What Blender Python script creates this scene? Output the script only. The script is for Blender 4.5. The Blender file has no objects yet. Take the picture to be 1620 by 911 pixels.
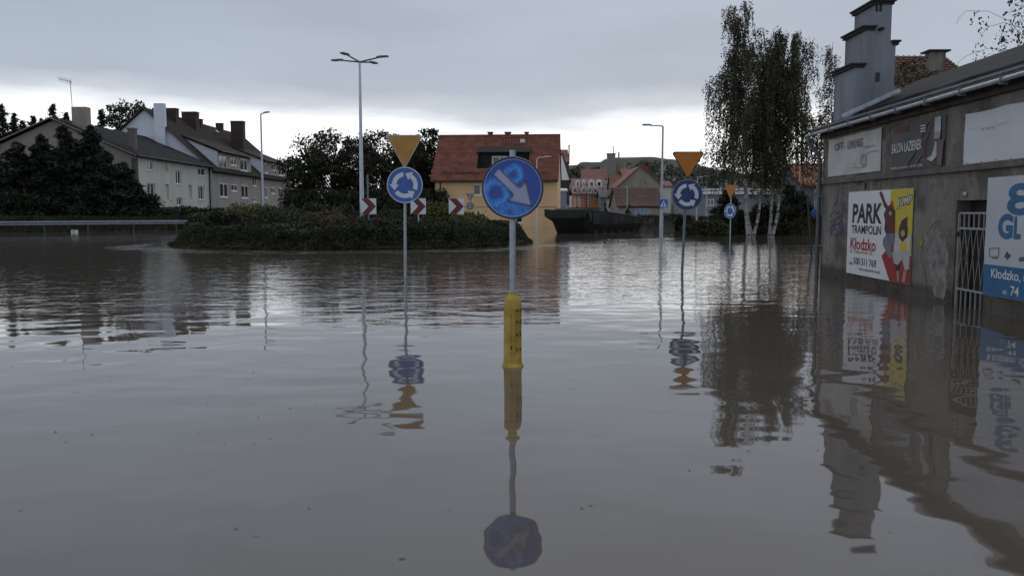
import bpy, math, random
import numpy as np
from mathutils import Vector, Matrix
R = math.radians
random.seed(7)
rng = np.random.default_rng(11)
scene = bpy.context.scene
col = scene.collection

# ------------------------------------------------------------------ camera
FPX, HORIZON, CAMZ = 1350.0, 335.0, 1.55
PITCH = math.atan((455.5 - HORIZON) / FPX)
cd = bpy.data.cameras.new('camera')
cd.lens = 36 * FPX / 1620; cd.sensor_width = 36; cd.clip_end = 6000; cd.clip_start = 0.05
cam = bpy.data.objects.new('camera', cd); col.objects.link(cam)
cam.location = (0, 0, CAMZ); cam.rotation_euler = (math.pi / 2 - PITCH, 0, 0)
scene.camera = cam

# ------------------------------------------------------------------ world, sun, exposure
SUN_EL, SUN_AZ = 38, 14          # behind the cloud, ahead of the camera
world = bpy.data.worlds.new('World'); scene.world = world; world.use_nodes = True
wt = world.node_tree; wn = wt.nodes; wl = wt.links
for n in list(wn): wn.remove(n)
wout = wn.new('ShaderNodeOutputWorld')
bg_sky = wn.new('ShaderNodeBackground'); bg_sky.inputs['Strength'].default_value = 0.06
sky = wn.new('ShaderNodeTexSky'); sky.sky_type = 'NISHITA'; sky.sun_disc = False
sky.sun_elevation = R(SUN_EL); sky.sun_rotation = R(SUN_AZ); sky.dust_density = 3
wl.new(sky.outputs[0], bg_sky.inputs['Color'])
bg_cl = wn.new('ShaderNodeBackground'); bg_cl.inputs['Strength'].default_value = 1.0
tc = wn.new('ShaderNodeTexCoord'); sep = wn.new('ShaderNodeSeparateXYZ')
wl.new(tc.outputs['Generated'], sep.inputs[0])
mp = wn.new('ShaderNodeMapping'); mp.inputs['Scale'].default_value = (1.6, 1.6, 7.0)
wl.new(tc.outputs['Generated'], mp.inputs[0])
nz = wn.new('ShaderNodeTexNoise'); nz.inputs['Scale'].default_value = 2.0; nz.inputs['Detail'].default_value = 6; nz.inputs['Roughness'].default_value = 0.55
wl.new(mp.outputs[0], nz.inputs['Vector'])
def wmath(op, a, b):
    n = wn.new('ShaderNodeMath'); n.operation = op
    for i, x in enumerate((a, b)):
        if hasattr(x, 'is_linked') or hasattr(x, 'links'): wl.new(x, n.inputs[i])
        else: n.inputs[i].default_value = x
    return n.outputs[0]
off = wmath('MULTIPLY', wmath('SUBTRACT', nz.outputs[0], 0.5), 0.085)
el = wmath('ADD', sep.outputs['Z'], off)
ramp = wn.new('ShaderNodeValToRGB'); wl.new(el, ramp.inputs[0])
cr = ramp.color_ramp
stops = [(0.0, (1.30, 1.32, 1.34)), (0.080, (1.48, 1.49, 1.50)), (0.100, (1.12, 1.15, 1.19)), (0.122, (0.62, 0.67, 0.74)), (0.145, (0.455, 0.515, 0.605)),
         (0.20, (0.435, 0.495, 0.59)), (0.34, (0.425, 0.485, 0.585)), (0.6, (0.48, 0.535, 0.625)), (1.0, (0.57, 0.615, 0.69))]
while len(cr.elements) < len(stops): cr.elements.new(0.5)
for e, (p, c) in zip(cr.elements, stops): e.position = p; e.color = (*c, 1)
# soft mottling of the cloud deck
nz2 = wn.new('ShaderNodeTexNoise'); nz2.inputs['Scale'].default_value = 3.4; nz2.inputs['Detail'].default_value = 5
mp2 = wn.new('ShaderNodeMapping'); mp2.inputs['Scale'].default_value = (1, 1, 4.0); mp2.inputs['Location'].default_value = (3, 1, 7)
wl.new(tc.outputs['Generated'], mp2.inputs[0]); wl.new(mp2.outputs[0], nz2.inputs['Vector'])
mr = wn.new('ShaderNodeMapRange'); mr.inputs[1].default_value = 0.3; mr.inputs[2].default_value = 0.7
mr.inputs[3].default_value = 0.92; mr.inputs[4].default_value = 1.07
wl.new(nz2.outputs[0], mr.inputs[0])
mixm = wn.new('ShaderNodeMixRGB'); mixm.blend_type = 'MULTIPLY'; mixm.inputs[0].default_value = 1
wl.new(ramp.outputs[0], mixm.inputs[1]); wl.new(mr.outputs[0], mixm.inputs[2])
wl.new(mixm.outputs[0], bg_cl.inputs['Color'])
mixs = wn.new('ShaderNodeMixShader'); mixs.inputs[0].default_value = 0.93
wl.new(bg_sky.outputs[0], mixs.inputs[1]); wl.new(bg_cl.outputs[0], mixs.inputs[2])
wl.new(mixs.outputs[0], wout.inputs['Surface'])

sl = bpy.data.lights.new('sun', 'SUN'); sl.energy = 0.5; sl.angle = R(25); sl.color = (1, 0.97, 0.93)
so = bpy.data.objects.new('sun', sl); col.objects.link(so)
_d = Vector((math.sin(R(SUN_AZ)) * math.cos(R(SUN_EL)), math.cos(R(SUN_AZ)) * math.cos(R(SUN_EL)), math.sin(R(SUN_EL))))
so.rotation_euler = _d.to_track_quat('Z', 'Y').to_euler(); so.location = (0, 60, 60)
scene.view_settings.view_transform = 'Standard'; scene.view_settings.look = 'None'
scene.view_settings.exposure = 0.0; scene.view_settings.gamma = 1.0; scene.view_settings.use_curve_mapping = False
scene.render.engine = 'CYCLES'

# ------------------------------------------------------------------ pixel rays (photo pixels 1620 x 911)
_F = Vector((0, math.cos(PITCH), -math.sin(PITCH))); _U = Vector((0, math.sin(PITCH), math.cos(PITCH)))
def ray(u, v): return _F + Vector((1, 0, 0)) * ((u - 810) / FPX) + _U * ((455.5 - v) / FPX)
CAM = Vector((0, 0, CAMZ))
def on_y(u, v, Y): d = ray(u, v); return CAM + d * (Y / d.y)
def on_z(u, v, z=0.0): d = ray(u, v); return CAM + d * ((z - CAMZ) / d.z)
class Frame:                       # an upright wall: s runs to the viewer's right, z up, d outwards
    def __init__(self, o, s):
        self.o = Vector(o); self.s = Vector(s).normalized(); self.up = Vector((0, 0, 1)); self.n = self.s.cross(self.up)
    def p(self, s, z, d=0.0): return self.o + self.s * s + self.up * z + self.n * d
    def hit(self, u, v):
        d = ray(u, v); t = (self.o - CAM).dot(self.n) / d.dot(self.n); q = CAM + d * t - self.o
        return q.dot(self.s), q.z
    def rect(self, u0, v0, u1, v1):      # pixel box -> s0, s1, z0, z1
        a = [self.hit(u, v) for u in (u0, u1) for v in (v0, v1)]
        return ((a[0][0] + a[1][0]) / 2, (a[2][0] + a[3][0]) / 2, (a[1][1] + a[3][1]) / 2, (a[0][1] + a[2][1]) / 2)

# ------------------------------------------------------------------ materials
MATS = {}
def mat(name, c, rough=0.8, var=0.15, scale=3.0, bump=0.0, bscale=20.0, c2=None, streak=False, metallic=0.0, detail=6, spec=0.5, lo=0.35, hi=0.65):
    if name in MATS: return MATS[name]
    m = bpy.data.materials.new(name); m.use_nodes = True; nt = m.node_tree; b = nt.nodes['Principled BSDF']
    b.inputs['Roughness'].default_value = rough; b.inputs['Metallic'].default_value = metallic
    b.inputs['Specular IOR Level'].default_value = spec
    co = nt.nodes.new('ShaderNodeTexCoord'); mpn = nt.nodes.new('ShaderNodeMapping')
    if streak: mpn.inputs['Scale'].default_value = (1, 1, 0.16)
    nt.links.new(co.outputs['Object'], mpn.inputs[0])
    n = nt.nodes.new('ShaderNodeTexNoise'); n.inputs['Scale'].default_value = scale; n.inputs['Detail'].default_value = detail; n.inputs['Roughness'].default_value = 0.62
    nt.links.new(mpn.outputs[0], n.inputs['Vector'])
    mr = nt.nodes.new('ShaderNodeMapRange'); mr.inputs[1].default_value = lo; mr.inputs[2].default_value = hi
    nt.links.new(n.outputs[0], mr.inputs[0])
    mx = nt.nodes.new('ShaderNodeMixRGB')
    ca = [x * (1 - var) for x in c]; cb = c2 if c2 else [min(1, x * (1 + var)) for x in c]
    mx.inputs[1].default_value = (*ca, 1); mx.inputs[2].default_value = (*cb, 1)
    nt.links.new(mr.outputs[0], mx.inputs[0]); nt.links.new(mx.outputs[0], b.inputs['Base Color'])
    if bump:
        n2 = nt.nodes.new('ShaderNodeTexNoise'); n2.inputs['Scale'].default_value = bscale; n2.inputs['Detail'].default_value = 5
        nt.links.new(co.outputs['Object'], n2.inputs['Vector'])
        bp = nt.nodes.new('ShaderNodeBump'); bp.inputs['Strength'].default_value = 1; bp.inputs['Distance'].default_value = bump
        nt.links.new(n2.outputs[0], bp.inputs['Height']); nt.links.new(bp.outputs[0], b.inputs['Normal'])
    MATS[name] = m
    return m
def leafmat(name, c, c2, scale=0.8):
    m = mat(name, c, 0.6, 0.3, scale, c2=c2, detail=4, spec=0.25)
    b = m.node_tree.nodes['Principled BSDF']
    b.inputs['Transmission Weight'].default_value = 0.0
    return m
def glassmat():
    m = bpy.data.materials.new('window_glass'); m.use_nodes = True; b = m.node_tree.nodes['Principled BSDF']
    b.inputs['Base Color'].default_value = (0.02, 0.024, 0.03, 1); b.inputs['Roughness'].default_value = 0.08
    MATS['glass'] = m
    return m
glass = glassmat()
white_frame = mat('white_window_frame', (0.78, 0.78, 0.76), 0.5, 0.08)
galv = mat('galvanised_steel', (0.36, 0.40, 0.45), 0.5, 0.14, 6, metallic=0.35)
galv_dark = mat('dull_galvanised_steel', (0.16, 0.19, 0.23), 0.55, 0.2, 6, metallic=0.3)
lamp_grey = mat('lamp_post_grey', (0.42, 0.47, 0.52), 0.5, 0.12, 3)
black_metal = mat('black_metal', (0.018, 0.018, 0.02), 0.5, 0.2)
sign_back = mat('sign_back_grey', (0.20, 0.20, 0.20), 0.6, 0.15)

# ------------------------------------------------------------------ mesh helpers
WORLD = set()
class MB:
    def __init__(self): self.v = []; self.f = []
    def poly(self, pts):
        b = len(self.v); self.v += [tuple(p) for p in pts]; self.f.append(tuple(range(b, b + len(pts)))); return self
    def box(self, c, s, rz=0.0, tilt=None):
        b = len(self.v); c = Vector(c)
        m = Matrix.Rotation(rz, 3, 'Z')
        if tilt is not None: m = tilt
        for dz in (-.5, .5):
            for dx, dy in ((-.5, -.5), (.5, -.5), (.5, .5), (-.5, .5)):
                self.v.append(tuple(c + m @ Vector((dx * s[0], dy * s[1], dz * s[2]))))
        for q in ((3, 2, 1, 0), (4, 5, 6, 7), (0, 1, 5, 4), (1, 2, 6, 5), (2, 3, 7, 6), (3, 0, 4, 7)):
            self.f.append(tuple(b + i for i in q))
        return self
    def span(self, a, b_): a = Vector(a); b_ = Vector(b_); return self.box((a + b_) / 2, [abs(x) for x in (b_ - a)])
    def fbox(self, fr, s0, s1, z0, z1, d0, d1):
        b = len(self.v)
        for d in (d0, d1):
            for s, z in ((s0, z0), (s1, z0), (s1, z1), (s0, z1)): self.v.append(tuple(fr.p(s, z, d)))
        for q in ((3, 2, 1, 0), (4, 5, 6, 7), (0, 1, 5, 4), (1, 2, 6, 5), (2, 3, 7, 6), (3, 0, 4, 7)):
            self.f.append(tuple(b + i for i in q))
        return self
    def prism(self, pts, off):
        off = Vector(off); n = len(pts); b = len(self.v)
        self.v += [tuple(p) for p in pts] + [tuple(Vector(p) + off) for p in pts]
        self.f.append(tuple(range(b + n - 1, b - 1, -1))); self.f.append(tuple(range(b + n, b + 2 * n)))
        for i in range(n):
            j = (i + 1) % n; self.f.append((b + i, b + j, b + n + j, b + n + i))
        return self
    def tube(self, path, rad, n=8, cap=True):
        path = [Vector(p) for p in path]; b = len(self.v); k = len(path)
        if not hasattr(rad, '__len__'): rad = [rad] * k
        prev = None
        for i, p in enumerate(path):
            t = (path[min(i + 1, k - 1)] - path[max(i - 1, 0)])
            t = t.normalized() if t.length > 1e-9 else Vector((0, 0, 1))
            if prev is None:
                a = Vector((1, 0, 0)) if abs(t.x) < 0.9 else Vector((0, 1, 0))
                u = (a - t * a.dot(t)).normalized()
            else:
                u = prev - t * prev.dot(t); u = u.normalized() if u.length > 1e-6 else t.orthogonal().normalized()
            prev = u; w = t.cross(u)
            for j in range(n):
                an = 2 * math.pi * j / n
                self.v.append(tuple(p + (u * math.cos(an) + w * math.sin(an)) * rad[i]))
        for i in range(k - 1):
            for j in range(n):
                jj = (j + 1) % n
                self.f.append((b + i * n + j, b + i * n + jj, b + (i + 1) * n + jj, b + (i + 1) * n + j))
        if cap:
            self.f.append(tuple(b + j for j in range(n - 1, -1, -1))); self.f.append(tuple(b + (k - 1) * n + j for j in range(n)))
        return self
    def lathe(self, prof, c=(0, 0, 0), n=24, sq=0.0):
        c = Vector(c); b = len(self.v); k = len(prof)
        for r, z in prof:
            for j in range(n):
                a = 2 * math.pi * j / n; ca, sa = math.cos(a), math.sin(a)
                q = 1 + sq * (abs(math.sin(2 * a)) ** 2)
                self.v.append((c.x + r * ca * q, c.y + r * sa * q, c.z + z))
        for i in range(k - 1):
            for j in range(n):
                jj = (j + 1) % n
                self.f.append((b + i * n + j, b + i * n + jj, b + (i + 1) * n + jj, b + (i + 1) * n + j))
        self.f.append(tuple(b + j for j in range(n - 1, -1, -1))); self.f.append(tuple(b + (k - 1) * n + j for j in range(n)))
        return self
    def build(self, name, m, parent=None, smooth=False, bevel=0.0):
        me = bpy.data.meshes.new(name); me.from_pydata(self.v, [], self.f); me.update()
        return link(name, me, m, parent, smooth, bevel)
def link(name, me, m, parent=None, smooth=False, bevel=0.0):
    if m and not me.materials: me.materials.append(m)
    if smooth:
        me.polygons.foreach_set('use_smooth', [True] * len(me.polygons))
        try: me.set_sharp_from_angle(angle=R(40))
        except Exception: pass
    o = bpy.data.objects.new(name, me); col.objects.link(o)
    if parent:
        o.parent = parent
        if parent in WORLD: o.matrix_parent_inverse = Matrix.Translation(parent.location).inverted()
    if bevel:
        md = o.modifiers.new('bevel', 'BEVEL'); md.width = bevel; md.segments = 2; md.limit_method = 'ANGLE'
    return o
def fast(name, V, Q, m, parent=None):
    me = bpy.data.meshes.new(name); V = np.asarray(V, np.float32); Q = np.asarray(Q, np.int32); n = len(Q); k = Q.shape[1]
    me.vertices.add(len(V)); me.vertices.foreach_set('co', V.ravel())
    me.loops.add(n * k); me.loops.foreach_set('vertex_index', Q.ravel())
    me.polygons.add(n); me.polygons.foreach_set('loop_start', np.arange(n, dtype=np.int32) * k)
    me.update(calc_edges=True); me.validate()
    return link(name, me, m, parent)
def thing(name, label, cat, loc=(0, 0, 0), group=None, rz=0.0, world=False):
    o = bpy.data.objects.new(name, None); col.objects.link(o); o.empty_display_size = 0.3
    o.location = loc; o.rotation_euler = (0, 0, rz); tag(o, label, cat, group)
    if world: WORLD.add(o)
    return o
def tag(o, label, cat, group=None):
    o['label'] = label; o['category'] = cat
    if group: o['group'] = group
    return o
def kids(o): return [c for c in bpy.data.objects if c.parent == o]
def copy_tree(o, parent=None, kidmap=None):
    if kidmap is None:
        kidmap = {}
        for c in bpy.data.objects:
            if c.parent: kidmap.setdefault(c.parent, []).append(c)
    c = o.copy(); col.objects.link(c)
    if parent: c.parent = parent
    for ch in kidmap.get(o, []): copy_tree(ch, c, kidmap)
    return c
def struct(o): o['kind'] = 'structure'; return o

# walls with real openings
def wall_holes(mb, fr, s0, s1, z0, z1, holes, depth=0.14):
    S = sorted({s0, s1, *[min(max(h[i], s0), s1) for h in holes for i in (0, 1)]})
    Z = sorted({z0, z1, *[min(max(h[i], z0), z1) for h in holes for i in (2, 3)]})
    for a, b in zip(S, S[1:]):
        for c, d in zip(Z, Z[1:]):
            ms, mz = (a + b) / 2, (c + d) / 2
            if any(h[0] < ms < h[1] and h[2] < mz < h[3] for h in holes): continue
            mb.poly([fr.p(a, c), fr.p(b, c), fr.p(b, d), fr.p(a, d)])
    for h in holes:
        a, b, c, d = h
        for (p, q) in (((a, c), (b, c)), ((b, c), (b, d)), ((b, d), (a, d)), ((a, d), (a, c))):
            mb.poly([fr.p(*p), fr.p(*q), fr.p(*q, -depth), fr.p(*p, -depth)])
def window(parent, fr, h, depth=0.12, bar=0.06, mull=1, cross=0, sill=True, fm=None, gm=None):
    a, b, c, d = h; fm = fm or white_frame
    f = MB(); D0, D1 = -depth - 0.02, -depth + 0.05
    f.fbox(fr, a + .003, a + bar, c + .003, d - .003, D0, D1); f.fbox(fr, b - bar, b - .003, c + .003, d - .003, D0, D1)
    f.fbox(fr, a + bar, b - bar, c + .003, c + bar, D0, D1); f.fbox(fr, a + bar, b - bar, d - bar, d - .003, D0, D1)
    for i in range(mull):
        s = a + (b - a) * (i + 1) / (mull + 1); f.fbox(fr, s - bar * .5, s + bar * .5, c + bar, d - bar, D0, D1 + .006)
    if cross: f.fbox(fr, a + bar, b - bar, d - (d - c) * .33 - bar * .4, d - (d - c) * .33 + bar * .4, D0, D1 - .004)
    w = f.build('window', fm, parent)
    g = MB(); g.poly([fr.p(a + .01, c + .01, -depth), fr.p(b - .01, c + .01, -depth), fr.p(b - .01, d - .01, -depth), fr.p(a + .01, d - .01, -depth)])
    g.build('pane', gm or glass, w)
    if sill:
        s_ = MB(); s_.fbox(fr, a - .06, b + .06, c - .07, c - .005, -.02, .07); s_.build('sill', fm, w)
    return w
def tile_plane(mb, p00, p10, p01, p11, nx, ny, amp=0.035, step=0.03, sub=4):
    """courses of roof tiles between the eaves (p00-p10) and the ridge (p01-p11)"""
    p00, p10, p01, p11 = map(Vector, (p00, p10, p01, p11))
    nrm = (p10 - p00).cross(p01 - p00).normalized()
    if nrm.z < 0: nrm = -nrm
    for j in range(ny):
        b = len(mb.v)
        t0 = j / ny; t1 = min(1.0, (j + 1.12) / ny)
        for t, lift in ((t0, step + .02), (t0, step), (t1, 0.0)):
            for i in range(nx * sub + 1):
                a = i / (nx * sub)
                h = amp * (0.5 + 0.5 * math.cos(2 * math.pi * (i % sub) / sub))
                q = (p00.lerp(p10, a)).lerp(p01.lerp(p11, a), t)
                hh = h + step if lift > step else h + lift
                if lift > step: hh = -0.01
                mb.v.append(tuple(q + nrm * hh))
        w = nx * sub + 1
        for r_ in range(2):
            for i in range(w - 1):
                mb.f.append((b + r_ * w + i, b + r_ * w + i + 1, b + (r_ + 1) * w + i + 1, b + (r_ + 1) * w + i))

# leaf clouds
def leaf_mesh(C, L, W, hang=0.0, dirs=None):
    """rhombic leaves at centres C (n,3), length L, width W; hang pulls the long axis down"""
    n = len(C)
    if dirs is None:
        u = rng.normal(size=(n, 3)); u[:, 2] -= hang
    else: u = dirs + rng.normal(size=(n, 3)) * 0.35
    u /= np.linalg.norm(u, axis=1)[:, None] + 1e-9
    w = np.cross(u, rng.normal(size=(n, 3))); w /= np.linalg.norm(w, axis=1)[:, None] + 1e-9
    s = rng.uniform(0.65, 1.35, n)[:, None]
    a = u * (L * .5) * s; b = w * (W * .5) * s
    V = np.stack([C - a, C + b - a * .1, C + a, C - b - a * .1], 1).reshape(-1, 3)
    return V, np.arange(n * 4).reshape(-1, 4)
def blob(n, shell=0.55):
    d = rng.normal(size=(n, 3)); d /= np.linalg.norm(d, axis=1)[:, None]
    return d * (shell + (1 - shell) * rng.random(n)[:, None] ** 0.6)

# ------------------------------------------------------------------ ground, hill, water
SHX = [-900, -60, -38, -28, -17, -10, -9, 6, 12, 16, 20, 30, 60, 900]
SHY = [40, 50, 64.5, 73, 80, 84, 135, 140, 112, 66, 57, 54, 48, 40]
def sm(t): t = np.clip(t, 0, 1); return t * t * (3 - 2 * t)
def ground_z(X, Y):
    X = np.asarray(X, float); Y = np.asarray(Y, float)
    ys = np.interp(X, SHX, SHY)
    h = -0.9 + 1.8 * sm((Y - ys + 4) / 8)
    h = h + 4 * sm((Y - 150) / 220) * sm((X + 30) / 30)
    return h + 0.05 * np.sin(X * .9 + Y * .3) * np.cos(Y * .7)
gx = np.concatenate([[-1500, -900, -500, -300, -200, -130], np.arange(-90, 91, 1.5), [130, 200, 300, 500, 900, 1500]])
gy = np.concatenate([[-600, -200, -80, -30], np.arange(-10, 160, 1.5), [180, 220, 280, 340, 420, 600, 1000, 1800, 3000]])
GX, GY = np.meshgrid(gx, gy); GZ = ground_z(GX, GY)
V = np.stack([GX, GY, GZ], -1).reshape(-1, 3); nx_ = len(gx); ny_ = len(gy)
I = np.arange(nx_ * ny_).reshape(ny_, nx_)
Q = np.stack([I[:-1, :-1], I[:-1, 1:], I[1:, 1:], I[1:, :-1]], -1).reshape(-1, 4)
mud = mat('muddy_ground', (0.022, 0.021, 0.014), 0.95, 0.35, 0.7, bump=0.03, bscale=6, spec=.1)
g = fast('ground', V, Q, mud); struct(g)

# far hill with the old fortress terraces
prof_px = [(640, 300), (760, 285), (840, 268), (885, 262), (905, 261.5), (913, 261), (918, 257.5), (950, 256), (957, 251.5), (975, 249.3), (1000, 248.8), (1035, 248.4), (1062, 252.5), (1090, 257), (1125, 266), (1200, 280), (1300, 292), (1450, 300), (1700, 310)]
HY = 520.0
hx = []; hz = []
for (a, b) in zip(prof_px, prof_px[1:]):
    for t in np.linspace(0, 1, 7)[:-1]:
        p = on_y(a[0] + (b[0] - a[0]) * t, a[1] + (b[1] - a[1]) * t, HY); hx.append(p.x); hz.append(p.z)
rows = []
yy = [300, 340, 380, 420, 455, 485, 500, 508, 514, 520, 540, 620, 800]
ff = [0.0, 0.14, 0.30, 0.46, 0.60, 0.72, 0.76, 0.90, 0.97, 1.0, 1.0, 0.8, 0.2]
V = []
for y, f_ in zip(yy, ff):
    for i, (x, z) in enumerate(zip(hx, hz)):
        nn = 0.5 * math.sin(x * .35 + y) + 0.5 * math.sin(x * .13 + y * .2)
        V.append((x * (0.6 + 0.4 * y / HY), y, 6 + (z - 6) * f_ + (nn * (0.8 if f_ < 0.99 else 0.1)) - (6 if f_ == 0 else 0)))
I = np.arange(len(V)).reshape(len(yy), len(hx))
Q = np.stack([I[:-1, :-1], I[:-1, 1:], I[1:, 1:], I[1:, :-1]], -1).reshape(-1, 4)
hill = fast('hill', V, Q, mat('hill_grass', (0.075, 0.078, 0.055), 0.95, 0.35, 0.05, c2=(0.105, 0.10, 0.07))); struct(hill)
hv = np.array(V).reshape(len(yy), len(hx), 3)
C = []
for _ in range(1100):
    i = rng.integers(1, 5); j = rng.integers(0, len(hx) - 1); a, b = rng.random(2)
    p = hv[i, j] * (1 - a) * (1 - b) + hv[i + 1, j] * a * (1 - b) + hv[i, j + 1] * (1 - a) * b + hv[i + 1, j + 1] * a * b
    if math.sin(p[0] * .11) + math.sin(p[1] * .07 + p[0] * .05) < -0.1 and rng.random() < .8: continue
    if 940 < 810 + FPX * p[0] / p[1] < 1000 and p[1] < 470: continue
    s = rng.uniform(1.2, 2.6)
    C.append(p + [0, 0, s * .8] + blob(26, .5) * np.array([s, s, s * 1.15]))
C = np.concatenate(C); V, Q = leaf_mesh(C, 1.3, 0.9)
hw = fast('hill_woods', V, Q, leafmat('far_foliage', (0.05, 0.056, 0.045), (0.075, 0.08, 0.055), .1)); hw['kind'] = 'stuff'
hw['label'] = 'dark scrub and woods covering the far fortress hill'

# flood water: one sheet over the drowned street
def water_material():
    m = bpy.data.materials.new('flood_water'); m.use_nodes = True; nt = m.node_tree; b = nt.nodes['Principled BSDF']; N = nt.nodes; Lk = nt.links
    b.inputs['Roughness'].default_value = 0.03; b.inputs['IOR'].default_value = 1.6
    geo = N.new('ShaderNodeNewGeometry')
    def M_(op, a, b_=0.0, c=0.0):
        n = N.new('ShaderNodeMath'); n.operation = op
        for i, x in enumerate((a, b_, c)):
            if isinstance(x, (int, float)): n.inputs[i].default_value = x
            else: Lk.new(x, n.inputs[i])
        return n.outputs[0]
    def noise(scale, detail=2, sx=1, sy=1, loc=(0, 0, 0), rough=.5, dist=0.0):
        mp = N.new('ShaderNodeMapping'); mp.inputs['Scale'].default_value = (sx, sy, 1); mp.inputs['Location'].default_value = loc
        Lk.new(geo.outputs['Position'], mp.inputs[0])
        n = N.new('ShaderNodeTexNoise'); n.inputs['Scale'].default_value = scale; n.inputs['Detail'].default_value = detail
        n.inputs['Roughness'].default_value = rough; n.inputs['Distortion'].default_value = dist
        Lk.new(mp.outputs[0], n.inputs['Vector']); return n.outputs[0]
    def smooth(x, a, b_, lo=0.0, hi=1.0):
        n = N.new('ShaderNodeMapRange'); n.interpolation_type = 'SMOOTHSTEP'
        n.inputs[1].default_value = a; n.inputs[2].default_value = b_; n.inputs[3].default_value = lo; n.inputs[4].default_value = hi
        Lk.new(x, n.inputs[0]); return n.outputs[0]
    sp = N.new('ShaderNodeSeparateXYZ'); Lk.new(geo.outputs['Position'], sp.inputs[0]); X, Y = sp.outputs[0], sp.outputs[1]
    patch = noise(0.16, 3)
    # calm lee in the near street, wind-rippled water from about eleven metres on
    yy = M_('ADD', Y, M_('MULTIPLY', M_('SUBTRACT', patch, 0.5), 7.0))
    yr = M_('SUBTRACT', yy, 0.0)
    rip = smooth(yr, 9.5, 17.0)
    far = smooth(yr, 19.0, 34.0)
    # the current piling up round the traffic island
    dx = M_('SUBTRACT', X, -7.9); dy = M_('SUBTRACT', Y, 43.5)
    rr = M_('SQRT', M_('ADD', M_('MULTIPLY', dx, dx), M_('MULTIPLY', dy, dy)))
    ring = M_('MULTIPLY', smooth(rr, 9.3, 10.0), smooth(rr, 10.6, 13.0, 1.0, 0.0))
    ring = M_('MULTIPLY', M_('MULTIPLY', ring, smooth(Y, 39.5, 44.0, 1.0, 0.0)), M_('MULTIPLY', smooth(X, -19.5, -17.0), smooth(noise(0.9, 3, 1, 1, (9, 1, 0)), 0.38, 0.58)))
    far = M_('MULTIPLY', far, smooth(X, -12.0, 1.0, 0.25, 1.0))
    cat = M_('MULTIPLY', smooth(noise(0.45, 3, 0.5, 1.0, (6, 2, 0)), 0.52, 0.66), M_('MULTIPLY', smooth(Y, 24.0, 34.0), smooth(Y, 58.0, 66.0, 1.0, 0.0)))
    lee = smooth(Y, 32.0, 62.0, 1.0, 0.12)
    rip = M_('MULTIPLY', rip, lee); far = M_('MULTIPLY', far, lee)
    h = M_('MULTIPLY', noise(1.15, 1, 0.8, 1.0, (0, 0.45, 0)), M_('MULTIPLY', lee, 0.0115))
    h = M_('ADD', h, M_('MULTIPLY', noise(2.6, 1, 0.7, 1.0, (3, 8, 0)), 0.0034))
    h = M_('ADD', h, M_('MULTIPLY', noise(3.4, 2, 0.55, 1.0, (5, 2, 0)), M_('MULTIPLY', rip, 0.0105)))
    h = M_('ADD', h, M_('MULTIPLY', noise(9.0, 2, 0.7, 1.0, (1, 9, 0)), M_('MULTIPLY', rip, 0.0034)))
    h = M_('ADD', h, M_('MULTIPLY', noise(4.5, 2, 0.7, 1.0, (7, 3, 0)), M_('MULTIPLY', far, 0.0085)))
    h = M_('ADD', h, M_('MULTIPLY', noise(5.0, 2, 0.8, 1.0, (4, 7, 0)), M_('MULTIPLY', cat, 0.011)))
    h = M_('ADD', h, M_('MULTIPLY', noise(6.0, 3, 1, 1.0, (2, 6, 0), .6), M_('MULTIPLY', ring, 0.040)))
    bp = N.new('ShaderNodeBump'); bp.inputs['Strength'].default_value = 1; bp.inputs['Distance'].default_value = 1
    Lk.new(h, bp.inputs['Height']); Lk.new(bp.outputs[0], b.inputs['Normal'])
    silt = noise(0.5, 4, 1, 1, (4, 4, 0), .6)
    mx = N.new('ShaderNodeMixRGB'); mx.inputs[1].default_value = (0.092, 0.076, 0.062, 1); mx.inputs[2].default_value = (0.116, 0.096, 0.078, 1)
    Lk.new(silt, mx.inputs[0]); Lk.new(mx.outputs[0], b.inputs['Base Color'])
    return m
wv = [(-900, -300, 0), (900, -300, 0), (900, 175, 0), (-900, 175, 0)]
water = MB(); water.poly(wv); water = struct(water.build('water', water_material()))

# ------------------------------------------------------------------ vegetation builders
bark = mat('bark', (0.045, 0.036, 0.028), 0.9, 0.3, 8, bump=.01)
def broad_tree(name, label, base, height, rx, rz, lm, group=None, leaf=0.26, clumps=70, per=80, ry=None, crown_lo=0.28, trunk_r=0.2, seed=0):
    rs = np.random.default_rng(seed); base = Vector(base); ry = ry or rx
    t = thing(name, label, 'tree', base, group)
    cz = height * (crown_lo + 1) / 2; hz_ = height * (1 - crown_lo) / 2
    d = rs.normal(size=(clumps, 3)); d /= np.linalg.norm(d, axis=1)[:, None]
    c = d * (0.25 + 0.75 * rs.random(clumps)[:, None] ** .5) * np.array([rx, ry, hz_]) * rs.uniform(.8, 1.08, (clumps, 1))
    c[:, 2] += cz
    tr = MB()
    tr.tube([(0, 0, -1), (0.05, 0, height * .2), (-.1, .05, height * .45), (0.1, 0, height * .8)], [trunk_r, trunk_r * .8, trunk_r * .55, trunk_r * .15], 8)
    for q in c[: clumps // 2]:
        z0 = max(height * .18, q[2] - height * .28); r0 = trunk_r * .3
        m_ = Vector(((q[0]) * .45, q[1] * .45, z0 + (q[2] - z0) * .65))
        tr.tube([(0, 0, z0), m_, q], [r0, r0 * .6, r0 * .2], 5, False)
    tr.build('trunk', bark, t, True)
    P = []
    for q in c:
        s = rs.uniform(.6, 1.15) * rx * .27
        P.append(q + blob(int(per * rs.uniform(.5, 1.2)), .2) * np.array([s * 1.2, s * 1.2, s * .85]))
    P = np.concatenate(P); V, Q = leaf_mesh(P, leaf, leaf * .6)
    fast('crown', V, Q, lm, t)
    return t
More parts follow.
